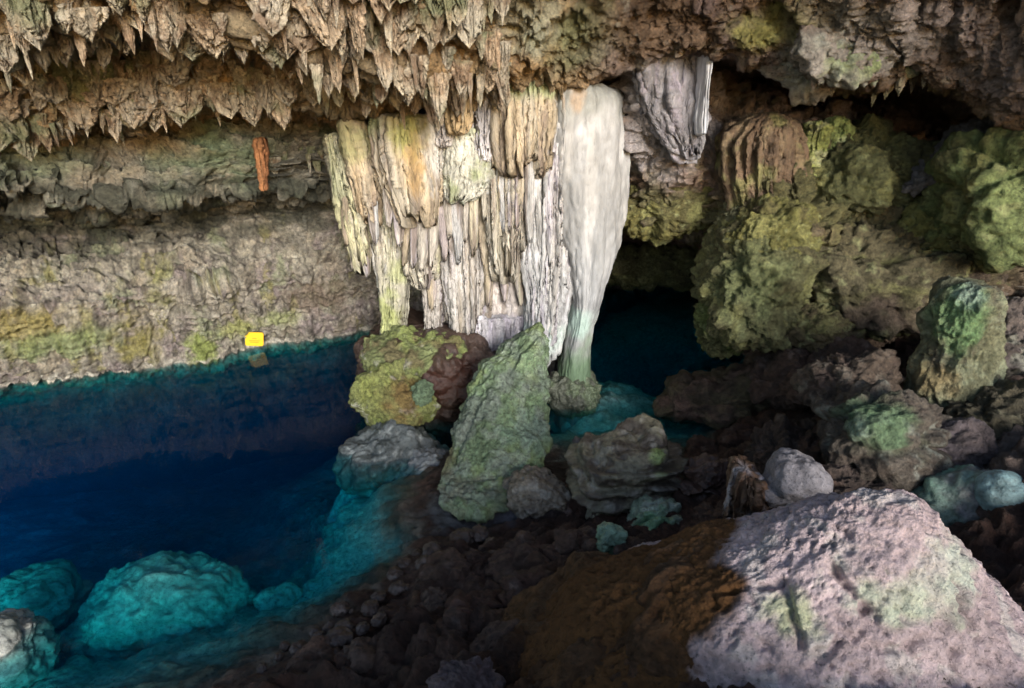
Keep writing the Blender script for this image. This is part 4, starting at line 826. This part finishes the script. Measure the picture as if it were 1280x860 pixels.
# ================================================================== THE YELLOW SIGN
def build_sign():
    import bmesh
    Y = float(SHELL[int(np.searchsorted(SS, 10.85)), int(np.searchsorted(PXS, 318))][1]) - .25
    c = P(318, 424, Y); s = mpp(318, 424, Y)
    def plate(w, h, d, r, y, m, name, par, dz=0):
        bm = bmesh.new(); pts = []
        for cx, cz, a0 in ((1, 1, 0), (-1, 1, 90), (-1, -1, 180), (1, -1, 270)):
            for k in range(6):
                a = R(a0 + k * 18); pts.append(bm.verts.new((cx * (w / 2 - r) + r * math.cos(a), y, dz + cz * (h / 2 - r) + r * math.sin(a))))
        f = bm.faces.new(pts); e = bmesh.ops.extrude_face_region(bm, geom=[f])
        bmesh.ops.translate(bm, verts=[g for g in e['geom'] if isinstance(g, bmesh.types.BMVert)], vec=(0, d, 0))
        bmesh.ops.recalc_face_normals(bm, faces=bm.faces); me = bpy.data.meshes.new(name); bm.to_mesh(me); bm.free()
        return link(name, me, m, par)
    def paint(name, col):
        m = bpy.data.materials.new(name); m.use_nodes = True; N = m.node_tree.nodes; b = N['Principled BSDF']; b.inputs['Roughness'].default_value = .45
        n = N.new('ShaderNodeTexNoise'); n.inputs['Scale'].default_value = 9; cr = N.new('ShaderNodeValToRGB')
        cr.color_ramp.elements[0].color = (*[x * .85 for x in col], 1); cr.color_ramp.elements[1].color = (*col, 1)
        m.node_tree.links.new(n.outputs['Fac'], cr.inputs[0]); m.node_tree.links.new(cr.outputs[0], b.inputs['Base Color']); return m
    yel, ink = paint('yellow_enamel', (.85, .52, .01)), paint('faded_ink', (.40, .20, .01))
    o = plate(21 * s, 18 * s, .03, .05, 0, yel, 'warning_sign', None)
    o.location = c.tolist(); o.rotation_euler = (0, R(9), R(18))
    tag(o, 'small yellow square sign fixed to the left wall just above the water', 'sign')
    for k, (w, dz) in enumerate([(5, 1), (12, -2), (10, -4)]):
        plate(w * s, .7 * s, .004, .003, -.006, ink, 'lettering', o, dz * s)
build_sign()

# ================================================================== LIGHT AND CAMERA
SUN_EL, SUN_AZ = 17.5, 162          # azimuth clockwise from straight ahead: behind and to the right
wd = bpy.data.worlds.new('World'); S.world = wd; wd.use_nodes = True
nt = wd.node_tree; bg = nt.nodes['Background']
sk = nt.nodes.new('ShaderNodeTexSky'); sk.sky_type = 'NISHITA'; sk.sun_disc = False
sk.sun_elevation = R(SUN_EL); sk.sun_rotation = R(SUN_AZ)
nt.links.new(sk.outputs[0], bg.inputs[0]); bg.inputs[1].default_value = .12
sl = bpy.data.lights.new('Sun', 'SUN'); sl.energy = 2.75; sl.angle = R(22); sl.color = (1, .965, .91)
so = bpy.data.objects.new('Sun', sl); COL.objects.link(so)
import mathutils
dv = mathutils.Vector((math.sin(R(SUN_AZ)) * math.cos(R(SUN_EL)), math.cos(R(SUN_AZ)) * math.cos(R(SUN_EL)), math.sin(R(SUN_EL))))
so.rotation_euler = dv.to_track_quat('Z', 'Y').to_euler(); so.location = (6, -8, 14)

cam = bpy.data.cameras.new('Camera'); cam.sensor_width = 36; cam.lens = 36 * FPX / 1280; cam.clip_end = 500
cob = bpy.data.objects.new('Camera', cam); COL.objects.link(cob)
cob.location = (0, 0, CAMZ); cob.rotation_euler = (R(90) - PITCH, 0, 0)
S.camera = cob
S.view_settings.view_transform = 'Standard'; S.view_settings.look = 'None'; S.view_settings.gamma = 1; S.view_settings.exposure = 0.95
S.cycles.max_bounces = 6; S.cycles.transparent_max_bounces = 8
S.cycles.use_denoising = True; S.cycles.denoising_prefilter = 'FAST'

# a repeat that ended up wholly inside the rock is not part of what the place shows: leave it out
def leave_out_buried():
    V = mathutils.Vector
    bpy.context.view_layer.update(); dg = bpy.context.evaluated_depsgraph_get(); eye = V((0, 0, CAMZ)); gone = []
    for o in list(COL.objects):
        if o.type != 'MESH' or o.name.split('.')[0] not in ('stalactite', 'cobble', 'rubble_rock', 'drip'): continue
        vs = o.data.vertices; n = len(vs); seen = 0
        for i in range(0, n, max(1, n // 60)):
            w = o.matrix_world @ vs[i].co; d = (w - eye).normalized()
            h, l, nn, fi, ob, mm = S.ray_cast(dg, eye, d)
            if h and ob.name == 'lake_water': h, l, nn, fi, ob, mm = S.ray_cast(dg, l + d * .002, d)
            seen += h and ob.name == o.name
        if seen < 2: gone.append(o)
    for o in gone: bpy.data.objects.remove(o)
leave_out_buried()
